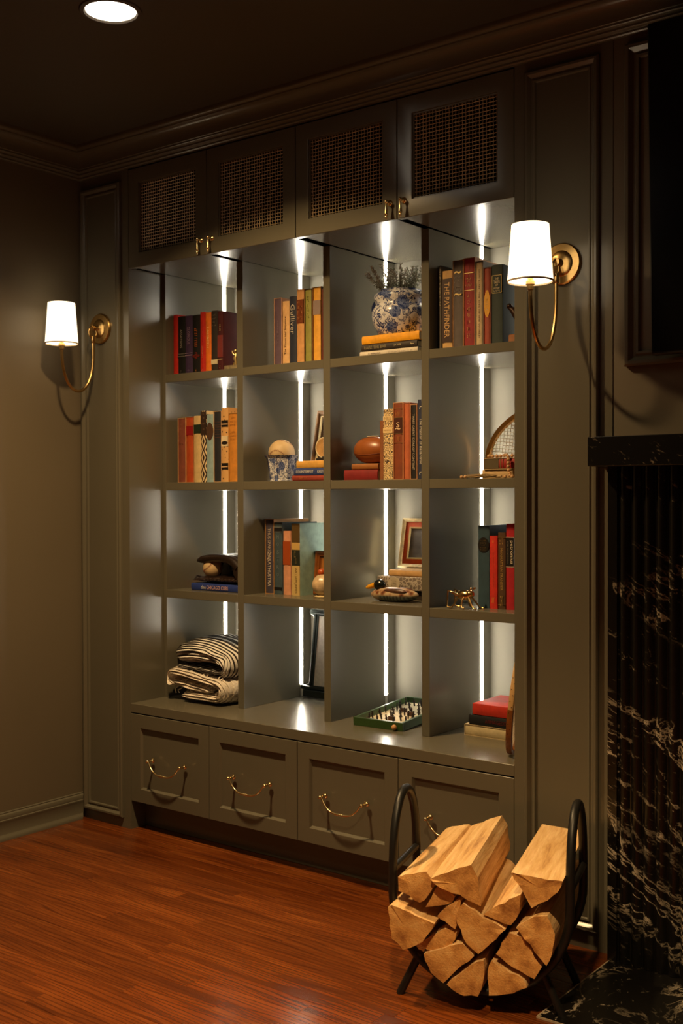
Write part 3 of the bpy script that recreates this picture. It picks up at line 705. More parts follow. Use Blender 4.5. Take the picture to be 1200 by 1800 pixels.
prof = [(r_ * .96, h_ * .90) for r_, h_ in [(.001, .0), (.066, 0), (.071, .004), (.078, .018), (.090, .045), (.0955, .070), (.0945, .088), (.086, .105), (.082, .113), (.084, .122), (.0885, .134), (.0875, .145), (.079, .153), (.067, .157), (.069, .162), (.063, .162), (.061, .150), (.06, .10), (.001, .08)]]
obj('pot', MB().lathe(prof, 48), M_porc, vs_, 50)
for s in (-1, 1):
    pts = [(s * (.077 + .028 * math.sin(a)), -.002, .098 + .026 * math.cos(a)) for a in [PI * i / 12 for i in range(13)]]
    obj('handle', MB().tube(pts, .0075, 8, ry=.7), M_blue, vs_, 60)
obj('soil', MB().lathe([(.001, .131), (.0565, .131), (.0565, .125)], 24), plain((.03, .022, .014), .9, name='soil'), vs_)
rosem = thing('rosemary', 'grey green rosemary sprigs growing from the blue pot', 'plant', (.953, .288, z1 + .199))
M_leaf = plain((.50, .49, .36), .5, 0, .35, 30, name='rosemary_leaf'); M_stem = plain((.16, .12, .07), .7, name='stem')
rs = random.Random(3)
for i in range(30):
    an = 2 * PI * i / 30 + rs.uniform(-.15, .15); lean = rs.uniform(.1, .95); L = rs.uniform(.05, .085)
    if math.cos(an) < -.4: lean = rs.uniform(.4, 1.7); L *= 1.3
    b0 = Vector((.045 * math.cos(an) * rs.uniform(.3, 1), .045 * math.sin(an) * rs.uniform(.3, 1), -.004))
    d = Vector((math.cos(an) * lean, math.sin(an) * lean * .7, 1)).normalized()
    cv = lambda t: b0 + d * (L * t) + Vector((0, 0, .016 * t * t))
    sp_ = obj('sprig', MB().tube([cv(t) for t in (0, .25, .5, .75, 1)], [.0014, .0013, .0011, .0009, .0006], 5), M_stem, rosem)
    mb = MB()
    for k in range(90):
        t = .1 + .9 * k / 89; p = cv(t)
        q = Vector((rs.gauss(0, 1), rs.gauss(0, 1), rs.gauss(0, 1))); q = (q - d * q.dot(d)).normalized() + d * rs.uniform(.2, .9); q.normalize()
        ln = rs.uniform(.009, .0145) * (1.15 - .5 * t); sd = q.cross(Vector((rs.gauss(0, 1), rs.gauss(0, 1), .2))).normalized() * .0015; e = p + q * ln
        mid = p + q * ln * .5; up_ = q.cross(sd).normalized() * .0006
        mb.add([p, mid + sd, e, mid - sd, mid + up_], [(0, 1, 4), (1, 2, 4), (2, 3, 4), (3, 0, 4)])
    obj('needles', mb, M_leaf, sp_, recalc=False)
def bball(loc, r, label, seam='#8a5a40', tilt=(.3, .5, .2)):
    t = thing('baseball', label, 'ball', loc, tilt)
    obj('hide', MB().ball((0, 0, 0), r, 28, 18), plain('#c9ad82', .55, 0, .16, 28, name='aged_hide'), t, 80)
    pts = []
    for i in range(72):
        a = 2 * PI * i / 72; A = .44
        x_, y_, z_ = math.cos(a) + A * .6 * math.cos(3 * a) * 0, 0, 0
        b = PI / 2 - (PI / 2 - A) * math.cos(a); c = a / 2 + A * math.sin(2 * a)
        pts.append(Vector((math.sin(b) * math.cos(a + A * math.sin(2 * a)), math.sin(b) * math.sin(a + A * math.sin(2 * a)), math.cos(b) * 1.0)))
    pts = [Vector((1, 0, 0)) * 0 for _ in range(0)]
    for i in range(80):   # tennis-ball curve
        a = 2 * PI * i / 80; aa, bb_ = .75, .25
        v = Vector((aa * math.cos(a) + bb_ * math.cos(3 * a), aa * math.sin(a) - bb_ * math.sin(3 * a), 2 * math.sqrt(aa * bb_) * math.sin(2 * a)))
        pts.append(v.normalized() * (r * 1.002))
    mb = MB().tube(pts, .0006, 4, closed=True)
    for i in range(80):
        p = pts[i]; tg = (pts[(i + 1) % 80] - pts[i - 1]).normalized(); sd = p.normalized().cross(tg)
        mb.tube([p + sd * .0032 + tg * .001, p * 1.008, p - sd * .0032 + tg * .001], .0007, 4)
    obj('stitching', mb, plain(seam, .6, name='thread'), t); return t
cup = thing('cachepot', 'octagonal blue and white porcelain cup holding a ball', 'cup', (.4675, .272, z2))
mb = MB().lathe([(.001, 0), (.043, 0), (.0435, .005), (.0415, .008), (.047, .045), (.0500, .066), (.0535, .080), (.0625, .090), (.0600, .090), (.050, .078), (.046, .06), (.040, .012), (.001, .010)], 8, ph=PI / 8)
obj('bowl', mb, M_porc2, cup)
for k in range(8):
    a = PI / 8 + k * PI / 4
    obj('rib', MB().tube([(r_ * math.cos(a), r_ * math.sin(a), z_) for r_, z_ in ((.0418, .009), (.0472, .045), (.0502, .066), (.0537, .080), (.0627, .0898))], .0009, 5), M_blue, cup)
obj('rim', MB().tube([(.0617 * math.cos(PI / 8 + k * PI / 4), .0617 * math.sin(PI / 8 + k * PI / 4),   .0900) for k in range(8)], .0005, 6, closed=True), M_blue, cup)
bball((.4675, .272, z2 + .0990), .0455, 'old cream stitched ball resting in the octagonal porcelain cup', tilt=(.9, -.35, .9))
def tilt_frame(loc, lean, W, Hh, prof, mats, name, label, cat='frame'):
    t = thing(name, label, cat, loc, (-lean, 0, 0)); return t
M_dkwood = plain('#3a2212', .35, 0, .3, 18, name='dark_wood'); M_gilt = plain((.80, .60, .29), .4, .12, .3, 60, name='gilt')
f = tilt_frame((.445, .4460, z2 + .0005), .21, 0, 0, 0, 0, 'picture_frame', 'dark wood picture frame leaning behind the mustard book')
obj('moulding', MB().frame(0, .215, 0, .262, [(0, -.012), (0, .004), (.004, .008), (.010, .008), (.016, .003), (.020, .003)], 0), plain('#7d5630', .35, .15, .3, 40, name='walnut_gilt'), f, 30)
obj('inner_edge', MB().frame(.020, .195, .020, .242, [(0, .003), (.001, .006), (.005, .006), (.006, -.002)], 0), M_gilt, f, 30)
obj('backing', MB().box(.001, .214, .0125, .016, .001, .261), M_dkwood, f)
obj('picture', MB().box(.025, .19, .001, .012, .025, .237), plain('#5c4228', .6, 0, .4, 14, name='sepia_print'), f)
md = thing('medallion', 'round cream medallion on a small dark stand atop the mustard book', 'ornament', (.616, .320, z2 + .0686))
obj('disc', MB().lathe([(.0005, -.003), (.027, -.003), (.031, -.004), (.033, 0), (.031, .004), (.0005, .004)], 36, (0, 0, .046), 'y'), plain('#b58f5c', .5, 0, .3, 40, name='mottled_disc'), md, 40)
obj('ring', MB().tube([(.0335 * math.cos(a), -.001, .046 + .0335 * math.sin(a)) for a in [2 * PI * i / 32 for i in range(32)]], .0028, 8, closed=True), plain('#e0d2b0', .4, name='cream_rim'), md, 60)
mb = MB().box(-.025, .025, -.014, .014, 0, .010, .001); mb.box(-.006, .006, -.004, .004, .010, .016)
obj('stand', mb, M_black, md)
fb = thing('football', 'small tan leather football lying on the thin brown book', 'ball', (.858, .268, z2 + .0527 + .0445))
obj('hide', MB().lathe([(max(.0005, .0442 * math.cos(t_) ** .85), .068 * math.sin(t_)) for t_ in [-PI / 2 + PI * i / 22 for i in range(23)]], 32, axis='x'), plain('#8d4f24', .34, 0, .16, 26, name='tan_leather'), fb, 80)
FP = [(.068 * math.sin(t_), .0442 * math.cos(t_) ** .85) for t_ in [-1.45 + 2.9 * i / 20 for i in range(21)]]
mb = MB()
for a in (.35, .35 + PI / 2, .35 + PI, .35 + 1.5 * PI): mb.tube([(x_, -r_ * math.sin(a) * 1.005, r_ * math.cos(a) * 1.005) for x_, r_ in FP], .0008, 5)
obj('seam', mb, plain('#6d3410', .5, name='seam'), fb)
mb = MB()
for i in range(7): mb.tube([((i - 3) * .006, -.008, .0437), ((i - 3) * .006, 0, .0458), ((i - 3) * .006, .008, .0437)], .001, 5)
mb.tube([(-.02, 0, .0447), (0, 0, .0462), (.02, 0, .0447)], .001, 5)
obj('lacing', mb, plain('#d8c9a8', .6, name='lace'), fb)

def racket(loc, rot, a, b, label, group=None, handle=.1, th=.016, spacing=.0082, holes=False, tape=False, strings=True, w2=.010, wood='#c98f3c'):
    """long axis +Z local, face in the XZ plane"""
    t = thing('racket', label, 'racket', loc, rot, group)
    N = 56; wd = plain(wood, .35, 0, .2, 20, name='varnished_ash')
    mb = MB()
    vv = []
    for i in range(N):
        an = 2 * PI * i / N; c, s_ = math.cos(an), math.sin(an)
        for dx, dy in ((-w2 / 2, -th / 2), (w2 / 2, -th / 2 + .002), (w2 / 2 + .001, 0), (w2 / 2, th / 2 - .002), (-w2 / 2, th / 2)): vv.append(((b + dx) * c, dy, (a + dx) * s_))
    ff = []
    for i in range(N):
        j = (i + 1) % N
        for k in range(5): ff.append((i * 5 + k, i * 5 + (k + 1) % 5, j * 5 + (k + 1) % 5, j * 5 + k))
    mb.add(vv, ff); obj('rim', mb, wd, t, 50)
    if strings:
        mb = MB(); k = 0; lim = a + b; u = -lim
        while u < lim:
            for sg in (-1, 1):   # line x*cos45*sg + z*sin45 = u
                pp = []
                q = math.sqrt(.5)
                A_ = (q * sg) ** 2 * 1; n_ = Vector((q * sg, q)); d_ = Vector((-q, q * sg))
                aa = (d_.x / b) ** 2 + (d_.y / a) ** 2; bb_ = 2 * (n_.x * u * d_.x / b ** 2 + n_.y * u * d_.y / a ** 2); cc = (n_.x * u / b) ** 2 + (n_.y * u / a) ** 2 - 1
                D = bb_ * bb_ - 4 * aa * cc
                if D > 0:
                    for s_ in (-1, 1):
                        r_ = (-bb_ + s_ * math.sqrt(D)) / (2 * aa); pp.append(n_ * u + d_ * r_)
                    if (pp[0] - pp[1]).length > .01: mb.tube([(pp[0].x, .0007 * sg, pp[0].y), (pp[1].x, .0007 * sg, pp[1].y)], .0009, 4, False)
            u += spacing
        obj('strings', mb, plain('#e0d0bc', .5, name='gut'), t)
    if holes:
        mb = MB()
        for i in range(60):
            an = 2 * PI * (i + .5) / 60; c, s_ = math.cos(an), math.sin(an); o_ = .0028 * (1 if i % 2 else -1)
            p0 = Vector(((b + w2 / 2 + .0004) * c, o_, (a + w2 / 2 + .0004) * s_)); p1 = Vector(((b + w2 / 2 + .0014) * c, o_, (a + w2 / 2 + .0014) * s_))
            mb.tube([p0, p1], .0013, 8)
        obj('string_holes', mb, plain('#3a2010', .8, name='hole'), t)
    if tape:
        mb = MB()
        vv = []; ang = [PI + .1 + (PI - .2) * i / 28 for i in range(29)]
        for an in ang:
            c, s_ = math.cos(an), math.sin(an)
            for dx, dy in ((-w2 / 2 - .0006, -th / 2 - .0006), (w2 / 2 + .0006, -th / 2 + .001), (w2 / 2 + .0016, 0), (w2 / 2 + .0006, th / 2 - .001), (-w2 / 2 - .0006, th / 2 + .0006)): vv.append(((b + dx) * c, dy, (a + dx) * s_))
        mb.add(vv, [(i * 5 + k, i * 5 + (k + 1) % 5, i * 5 + 5 + (k + 1) % 5, i * 5 + 5 + k) for i in range(28) for k in range(5)])
        obj('wrap', mb, plain('#8a4f18', .45, 0, .25, 40, name='amber_wrap'), t, 50)
    hb = MB().box(-.012, .012, -th / 2 - .002, th / 2 + .002, a - .002, a + handle, .003)
    obj('handle', hb, plain('#6b3d1c', .5, 0, .2, name='handle_leather'), t)
    return t
racket((1.295, .455, 1.3315), (-.10, math.radians(50), 0), .131, .084, 'strung wooden racket head leaning behind the red and gold book', handle=.06, w2=.015, spacing=.0108, wood='#d8983a')
gar = thing('bead_garland', 'natural wooden bead garland with a jute tassel draped over books', 'garland', (1.33, .23, z2))
M_bead = plain('#b98f62', .55, 0, .14, 40, name='bead_wood'); bmesh_ = None
bp = [(1.2901, .262, 1.2866), (1.3036, .262, 1.2866), (1.3172, .262, 1.2866), (1.3306, .261, 1.2866), (1.344, .258, 1.2872), (1.3555, .252, 1.288), (1.3640, .246, 1.2835),
      (1.3690, .2385, 1.2755), (1.3689, .2385, 1.2650), (1.3684, .2385, 1.2545), (1.3700, .2385, 1.2440), (1.3750, .236, 1.2345), (1.3800, .229, 1.2275), (1.3700, .218, 1.2245),
      (1.3910, .222, 1.2245), (1.4010, .228, 1.2245), (1.4100, .236, 1.2245), (1.369, .262, 1.2866), (1.381, .264, 1.2866), (1.392, .265, 1.2866), (1.2355, .196, 1.2245), (1.2478, .197, 1.2250)]
for i, p in enumerate(bp):
    if bmesh_ is None: o = obj('bead', MB().ball((0, 0, 0), .0055, 14, 9), M_bead, gar, 80); bmesh_ = o.data
    else: o = bpy.data.objects.new('bead', bmesh_); COL.objects.link(o); o.parent = gar
    o.location = Vector(p) - gar.location
mb = MB(); rt = random.Random(5)
for i in range(70):
    t0 = Vector((1.356, .210, 1.2255)) ; e = Vector((1.262 + rt.uniform(-.006, .03), .197 + rt.uniform(-.016, .02), 1.2205 + rt.uniform(0, .011)))
    md_ = (t0 + e) / 2 + Vector((0, rt.uniform(-.006, .006), rt.uniform(-.002, .006)))
    mb.tube([t0 + Vector((0, rt.uniform(-.003, .003), rt.uniform(-.003, .004))), md_, e], .0007, 4)
mb.lathe([(.003, 1.342), (.0052, 1.345), (.0048, 1.356), (.003, 1.362)], 10, (0, .210, 1.2255), 'x')
obj('tassel', mb, plain('#b0946a', .8, 0, .3, 60, name='jute'), gar, world=True)
mb = MB(); mb.tube([(1.24, .197, 1.2245), (1.262, .197, 1.2245)], .0008, 4)
obj('cord', mb, plain('#8d7048', .8, name='cord'), gar, world=True)

# brass figurine bookend, top left; bronze figure, top right
st = thing('figurine', 'small brass figurine on a speckled stone base beside the maroon book', 'figurine', (.300, .212, z1))
obj('base', MB().box(-.032, .030, -.014, .018, 0, .018, .0015), plain((.30, .23, .12), .35, .35, .5, 60, name='speckled_stone'), st)
mb = MB(); mb.tube([(.012, 0, .018), (.014, -.002, .030), (.009, 0, .042), (.013, 0, .052), (.012, 0, .060)], [.008, .006, .009, .007, .004], 10)
mb.ball((.011, -.001, .067), .0075, 14, 10); mb.tube([(.008, 0, .050), (.0, -.004, .060), (-.004, -.003, .068)], [.0035, .003, .002], 8)
mb.tube([(.012, 0, .020), (.004, -.002, .026), (.001, 0, .0185)], [.004, .003, .0035], 8)
obj('figure', mb, M_gold, st, 60)
st2 = thing('figurine', 'dark bronze curled figure on a small wood base beside the green book', 'figurine', (1.412, .215, z1))
obj('base', MB().box(-.022, .030, -.016, .016, 0, .026, .003), plain('#9c6238', .5, 0, .2, name='base_wood'), st2)
mb = MB(); mb.tube([(.012, 0, .026), (.014, 0, .05), (.004, -.002, .075), (-.012, -.004, .097), (-.022, -.006, .106), (-.020, -.008, .114)], [.012, .014, .013, .010, .007, .004], 12)
mb.ball((-.022, -.007, .108), .0085, 14, 9); mb.tube([(.01, 0, .06), (.02, -.004, .075), (.016, -.006, .095)], [.007, .006, .003], 8)
obj('figure', mb, plain((.045, .022, .013), .3, .5, .3, name='bronze'), st2, 60)

# baseball glove and ball
gl = thing('baseball_glove', 'dark brown leather baseball glove lying on the blue book', 'glove', (.19, .29, z3 + .0257))
M_glove = plain('#20130d', .38, 0, .35, 60, name='oiled_leather')
def lump(p, s=34, a=.0045): return noise.noise(Vector(p) * s) * a
mb = MB()
def slab(x0, x1, y0, y1, zf, th, nx=26, ny=14):
    top = []; bot = []
    for i in range(nx + 1):
        for j in range(ny + 1):
            u, v = i / nx, j / ny
            e = (min(u, 1 - u, .18) / .18) ** .5 * (min(v, 1 - v, .18) / .18) ** .5
            x_, y_ = x0 + (x1 - x0) * u, y0 + (y1 - y0) * v
            zc = zf(u, v); t_ = th * max(e, .02)
            top.append((x_, y_, zc + t_ / 2 + lump((x_, y_, 3)))); bot.append((x_, y_, zc - t_ / 2))
    o = len(top); ff = []
    for i in range(nx):
        for j in range(ny):
            a = i * (ny + 1) + j; b = a + ny + 1
            ff += [(a, b, b + 1, a + 1), (o + a, o + a + 1, o + b + 1, o + b)]
    rim = [j for j in range(ny + 1)] + [i * (ny + 1) + ny for i in range(1, nx + 1)] + [nx * (ny + 1) + j for j in range(ny - 1, -1, -1)] + [i * (ny + 1) for i in range(nx - 1, 0, -1)]
    ff += [(rim[k], rim[(k + 1) % len(rim)], o + rim[(k + 1) % len(rim)], o + rim[k]) for k in range(len(rim))]
    mb.add(top + bot, ff)
slab(-.100, .130, -.075, .085, lambda u, v: .011 + .004 * math.sin(6 * v) + .006 * v * v, .020)
mb.tube([(-.085 + .22 * i / 10, .070 + .01 * math.sin(i), .05) for i in range(11)], [.02] + [.036] * 9 + [.02], 14, ry=.45)
mb.ball((.0, .082, .045), (.135, .024, .048), 22, 12)
obj('palm', mb, M_glove, gl, 70)
mb = MB()
for i, yy in enumerate((-.062, -.034, -.004, .028, .058)):
    pts = []; rr = []
    for k in range(13):
        t_ = k / 12; pts.append((.132 - .205 * t_ - .006 * abs(i - 2), yy + .012 * math.sin(3 * t_), .075 + .016 * math.sin(PI * t_ * .9) - .10 * max(0, .18 - t_))); rr.append((.0155 if i else .017) * (1 - .28 * t_) * (1 + .06 * math.sin(9 * t_)))
    rr[-1] *= .5; mb.tube(pts, rr, 12)
mb.tube([(.128, y_, .045 + .002 * math.sin(60 * y_)) for y_ in [-.075 + .155 * i / 9 for i in range(10)]], [.026] * 10, 12)
obj('fingers', mb, M_glove, gl, 70)
mb = MB()
for i in range(6):
    t_ = i / 5
    mb.tube([(-.068 - .012 * math.sin(PI * t_), .012 + .05 * t_ - .03, .016), (-.086 + .004 * i, .02 + .05 * t_ - .03, .045), (-.066, .03 + .05 * t_ - .03, .080)], [.0045, .004, .0045], 8)
mb.tube([(-.075, -.03, .088), (-.058, -.045, .094), (-.05, -.03, .086)], .004, 8); mb.tube([(-.09, -.07, .012), (-.10, -.05, .024), (-.088, -.03, .018)], .0035, 8)
obj('webbing', mb, M_glove, gl, 60)
mb = MB()
for i in range(9): mb.tube([(-.03 + i * .018, -.0765, .012), (-.026 + i * .018, -.082, .017), (-.02 + i * .018, -.0765, .020)], .0018, 6)
obj('lacing', mb, plain('#33211a', .5, name='lace_leather'), gl, 60)
bball((.147, .262, z3 + .0257 + .0540), .0355, 'worn cream baseball held in the dark leather glove', seam='#6d3020', tilt=(.4, 1.1, .2))

# small wood frame and ornament, third row second compartment
wf = tilt_frame((.600, .316, z3 + .0004), .10, 0, 0, 0, 0, 'picture_frame', 'small brown wooden frame standing behind the round ornament')
wf.rotation_euler = (-.10, 0, 0)
obj('moulding', MB().frame(-.03, .105, 0, .150, [(0, -.026), (0, .002), (.003, .005), (.009, .005), (.013, .001), (.018, .001), (.020, -.004), (.024, -.004)], 0), plain('#7a4418', .35, 0, .25, 25, name='brown_wood'), wf, 30)
obj('panel', MB().box(-.007, .082, .005, .024, .023, .127), plain('#a5682c', .4, 0, .2, 14, name='veneer'), wf)
orn = thing('ornament', 'round cream mottled ornament with an orange knob before the frame', 'ornament', (.668, .245, z3))
obj('body', MB().ball((0, 0, .042), (.034, .034, .036), 24, 14, lambda d: 1 + .05 * math.sin(7 * math.atan2(d.y, d.x)) * (1 - d.z ** 2)), plain('#c2a884', .3, 0, .35, 40, name='mottled_cream'), orn, 70)
obj('knob', MB().ball((-.004, 0, .083), (.014, .014, .013), 16, 10), plain('#a8481a', .3, name='orange_glaze'), orn, 70)
obj('foot', MB().lathe([(.001, 0), (.026, 0), (.028, .004), (.014, .010), (.001, .010)], 24, (0, 0, 0)), plain('#cdb98c', .4, name='cream_foot'), orn, 40)

# gilt frame, third row third compartment
gf = tilt_frame((.822, .4640, z3 + .0948), .19, 0, 0, 0, 0, 'picture_frame', 'gilt picture frame with a red mat leaning on the tan book')
obj('moulding', MB().frame(0, .190, 0, .168, [(0, -.020), (0, .006), (.003, .010), (.011, .006), (.013, .001)], 0), M_gilt, gf, 30)
obj('mat', MB().frame(.012, .178, .012, .156, [(0, .0005), (.017, .0005)], 0), plain('#dc5a26', .7, name='red_mat'), gf)
obj('fillet', MB().frame(.029, .161, .029, .139, [(0, .0005), (.001, .004), (.004, .004), (.006, -.001)], 0), plain('#d8b878', .4, .2, name='pale_gilt'), gf)
obj('picture', MB().box(.034, .156, .001, .003, .034, .134), plain('#6d6152', .6, 0, .45, 22, name='engraving'), gf)
obj('backing', MB().box(.001, .189, .003, .0205, .001, .167), M_dkwood, gf)
# duck decoy
dk = thing('duck_decoy', 'painted wooden duck decoy with dark green head and yellow bill', 'decoy', (.935, .270, z3))
def duckm():
    t = NT('decoy_paint'); t.set(Roughness=.35)
    co = t.coord('Object'); sx = t.n('SeparateXYZ'); t.l(co, sx.inputs[0])
    wv = t.n('TexWave'); wv.bands_direction = 'X'
    for k, q in (('Scale', 26), ('Distortion', 4), ('Detail', 2), ('Detail Scale', 2)): wv.inputs[k].default_value = q
    t.l(co, wv.inputs['Vector'])
    vo = t.n('TexVoronoi'); vo.inputs['Scale'].default_value = 60; t.l(co, vo.inputs['Vector'])
    br = t.ramp(vo.outputs['Distance'], [(0, hx('#2c160c')), (.35, hx('#7d4a28')), (.62, hx('#a89070'))])
    sd = t.ramp(wv.outputs['Fac'], [(.2, hx('#20241f')), (.6, hx('#4c5650'))])
    mk = t.ramp(sx.outputs[0], [(.0, (0, 0, 0)), (1, (1, 1, 1))])
    mr = t.n('MapRange'); mr.inputs['From Min'].default_value = -.055; mr.inputs['From Max'].default_value = -.025; t.l(sx.outputs[0], mr.inputs['Value'])
    mz = t.n('MapRange'); mz.inputs['From Min'].default_value = .024; mz.inputs['From Max'].default_value = .017; t.l(sx.outputs[2], mz.inputs['Value'])
    pr = t.n('Math', operation='MULTIPLY'); t.l(mr.outputs[0], pr.inputs[0]); t.l(mz.outputs[0], pr.inputs[1])
    t.col(t.mix(pr.outputs[0], br, sd)); return t.mat
mb = MB().ball((.0, 0, .021), (.085, .036, .0245), 28, 16, lambda d: 1 + .10 * d.x * max(0, d.z) + (.12 * max(0, d.x) ** 3))
mb.v = [(x_, y_, max(z_, 0.0002)) for x_, y_, z_ in mb.v]
obj('body', mb, duckm(), dk, 80)
mb = MB().ball((-.052, 0, .050), (.0215, .017, .0185), 20, 14); mb.tube([(-.052, 0, .028), (-.051, 0, .040), (-.051, 0, .046)], [.017, .0145, .0145], 14)
obj('head', mb, plain('#10140f', .25, 0, .3, name='bottle_green'), dk, 70)
obj('collar', MB().lathe([(.0172, .031), (.0172, .0345), (.015, .0355), (.015, .030)], 20, (-.052, 0, 0)), plain('#c9c0b0', .5, name='white_collar'), dk, 60)
obj('bill', MB().tube([(-.070, 0, .050), (-.082, 0, .046), (-.095, 0, .042), (-.105, 0, .039)], [.0085, .0085, .0078, .004], 12, ry=1.0), plain('#d8961c', .4, name='yellow_bill'), dk, 70)
obj('eye', MB().ball((-.060, -.0150, .055), .0022, 8, 6), M_black, dk)
mb = MB()
for s in (-1, 1): mb.ball((.028, s * .022, .034), (.052, .012, .0105), 18, 10, lambda d: 1 - .25 * max(0, d.x))
obj('wing', mb, plain('#4a2c1a', .4, 0, .6, 90, name='wing_paint'), dk, 70)
# brass frog-like creature
fr = thing('frog_figurine', 'long legged brass frog figurine beside the blue book', 'figurine', (1.232, .205, z3))
mb = MB().ball((.010, 0, .040), (.027, .016, .0155), 18, 12)
mb.ball((.028, -.001, .044), (.013, .0135, .012), 14, 10)
for s in (-1, 1):
    mb.tube([(.027, s * .006, .050), (.031, s * .009, .056), (.035, s * .010, .060)], [.0022, .0018, .0022], 8); mb.ball((.036, s * .010, .061), .0038, 10, 8)
    mb.tube([(-.006, s * .008, .038), (-.022, s * .016, .047), (-.038, s * .020, .0535), (-.0385, s * .021, .030), (-.040, s * .021, .006), (-.030, s * .023, .0035), (-.022, s * .024, .003)], [.005, .0038, .003, .0026, .0024, .003, .0022], 8)
    mb.tube([(-.022, s * .024, .003), (-.012, s * .018, .022), (-.006, s * .012, .036)], [.0024, .0026, .003], 8)
    mb.tube([(.014, s * .010, .036), (.010, s * .020, .024), (.012, s * .024, .006), (.022, s * .027, .0028)], [.0038, .003, .0026, .003], 8)
    mb.tube([(.026, s * .008, .036), (.040, s * .016, .016), (.050, s * .020, .0035), (.060, s * .021, .0028)], [.003, .0026, .0024, .003], 8)
obj('body', mb, brass('bright_brass', (.78, .52, .22), .22), fr, 70)

# folded throws
def stripes():
    t = NT('striped_weave'); t.set(Roughness=.9)
    at = t.n('Attribute'); at.attribute_name = 'band'; 
    n = t.noise(t.coord('Object'), 240, 3)
    ad = t.n('Math', operation='ADD'); ad.inputs[1].default_value = 0; t.l(at.outputs['Fac'], ad.inputs[0])
    a = t.n('Math', operation='FRACT'); t.l(ad.outputs[0], a.inputs[0])
    c = t.ramp(a.outputs[0], [(0, hx('#241d17')), (.50, hx('#241d17')), (.56, (.80, .76, .70)), (.95, (.80, .76, .70)), (1, hx('#241d17'))])
    t.col(t.mix(.25, c, n, 'OVERLAY')); t.bump(n, .6, .002); return t.mat
def rope():
    t = NT('chunky_knit'); t.set(Roughness=.95)
    n = t.noise(t.coord('Object'), 120, 3)
    t.col(t.ramp(n, [(.3, (.62, .54, .45)), (.7, (.86, .79, .70))])); t.bump(n, .7, .003); return t.mat
def roll(name, path, rad, nb, mt, parent, ridge, wob, seed, ny=52):
    """fat folded cloth: path in XZ, cross-section (half width in Y, half height in the path normal) along it"""
    mb = MB(); N = len(path); M_ = ny; vv = []; band = []
    for i, (x_, z_) in enumerate(path):
        a = Vector(path[max(0, i - 1)]); b = Vector(path[min(N - 1, i + 1)]); tg = (b - a).normalized(); nm = Vector((-tg.y, tg.x))
        hy, hn = rad[i]
        for k in range(M_):
            an = 2 * PI * k / M_; c, s_ = math.cos(an), math.sin(an)
            c = math.copysign(abs(c) ** .8, c); s_ = math.copysign(abs(s_) ** .8, s_)
            bnd = nb * k / M_
            rg = 1 + ridge * abs(math.sin(PI * bnd)) + wob * noise.noise(Vector((i * .22, k * .16, seed)))
            o = nm * (hn * s_ * rg)
            vv.append((x_ + o.x, -hy * c * rg, z_ + o.y)); band.append(bnd + .35 * noise.noise(Vector((i * .13, k * .05, seed + 5))))
    ff = []
    for i in range(N - 1):
        for k in range(M_):
            l = (k + 1) % M_; ff.append((i * M_ + k, i * M_ + l, i * M_ + M_ + l, i * M_ + M_ + k))
    ff += [tuple(range(M_)), tuple(range((N - 1) * M_, N * M_))]
    mb.add(vv, ff); o = obj(name, mb, mt, parent, 80)
    at = o.data.attributes.new('band', 'FLOAT', 'POINT'); at.data.foreach_set('value', band); return o
bk = thing('folded_blanket', 'black and white striped throw folded on top of the cream one', 'blanket', (.166, .285, .590))
path = []; rad = []
for i in range(24):
    t_ = i / 23; path.append((-.140 + .255 * t_, .006 + .030 * math.sin(PI * min(1, t_ * .8)) - .012 * t_)); rad.append((.130 * (.55 + .45 * math.sin(PI / 2 * min(1, t_ * 3 + .12))), .054 * (.30 + .70 * math.sin(PI / 2 * min(1, t_ * 1.9 + .1))) * (1 - .42 * t_)))
cx, cz = path[-1]
for i in range(1, 13):
    a = PI * i / 12; path.append((cx + .026 * math.sin(a), cz - .026 * (1 - math.cos(a)))); rad.append((.132, .031 - .014 * i / 12))
ex, ez = path[-1]
for i in range(1, 16):
    t_ = i / 15; path.append((ex - .20 * t_, ez + .014 * t_)); rad.append((.130, .014 * (1 - .3 * t_)))
roll('cloth', path, rad, 34, stripes(), bk, .06, .10, 2, 136)
bk2 = thing('folded_blanket', 'chunky cream knitted throw folded under the striped one', 'blanket', (.190, .275, ZW + .0045))
M_rope = rope()
def spiral(pts, hy, hn, seed):
    roll('fold', pts, [(hy, hn * (1 if 0 < i < len(pts) - 1 else .5)) for i in range(len(pts))], 22, M_rope, bk2, .20, .10, seed, 88)
def arc(c, r_, a0, a1, n): return [(c[0] + r_ * math.cos(a0 + (a1 - a0) * i / n), c[1] + r_ * math.sin(a0 + (a1 - a0) * i / n)) for i in range(n + 1)]
top_ = [(-.115 + .21 * i / 14, .098 - .026 * (i / 14) ** 1.3) for i in range(15)]
spiral(arc((-.115, .076), .022, 1.5 * PI, .5 * PI, 10)[:-1] + top_ + arc((.095, .0445), .0275, .5 * PI, -.5 * PI, 10)[1:] + [(.095 - .16 * i / 10, .017 + .002 * i / 10) for i in range(1, 11)], .126, .0172, 3)
spiral([(-.112 + .17 * i / 14, .058 - .016 * i / 14) for i in range(15)], .122, .0165, 5)
mb = MB(); rq = random.Random(8)
for i in range(34):
    x_ = rq.uniform(-.12, .11); z_ = rq.uniform(.03, .11); y_ = -.124
    mb.tube([(x_, y_ + .01, z_), (x_ + rq.uniform(-.006, .006), y_ - .006, z_ - .006), (x_ + rq.uniform(-.012, .012), y_ - .004, z_ - rq.uniform(.010, .026))], [.0026, .0022, .0014], 6)
obj('fringe', mb, M_rope, bk2, 70)

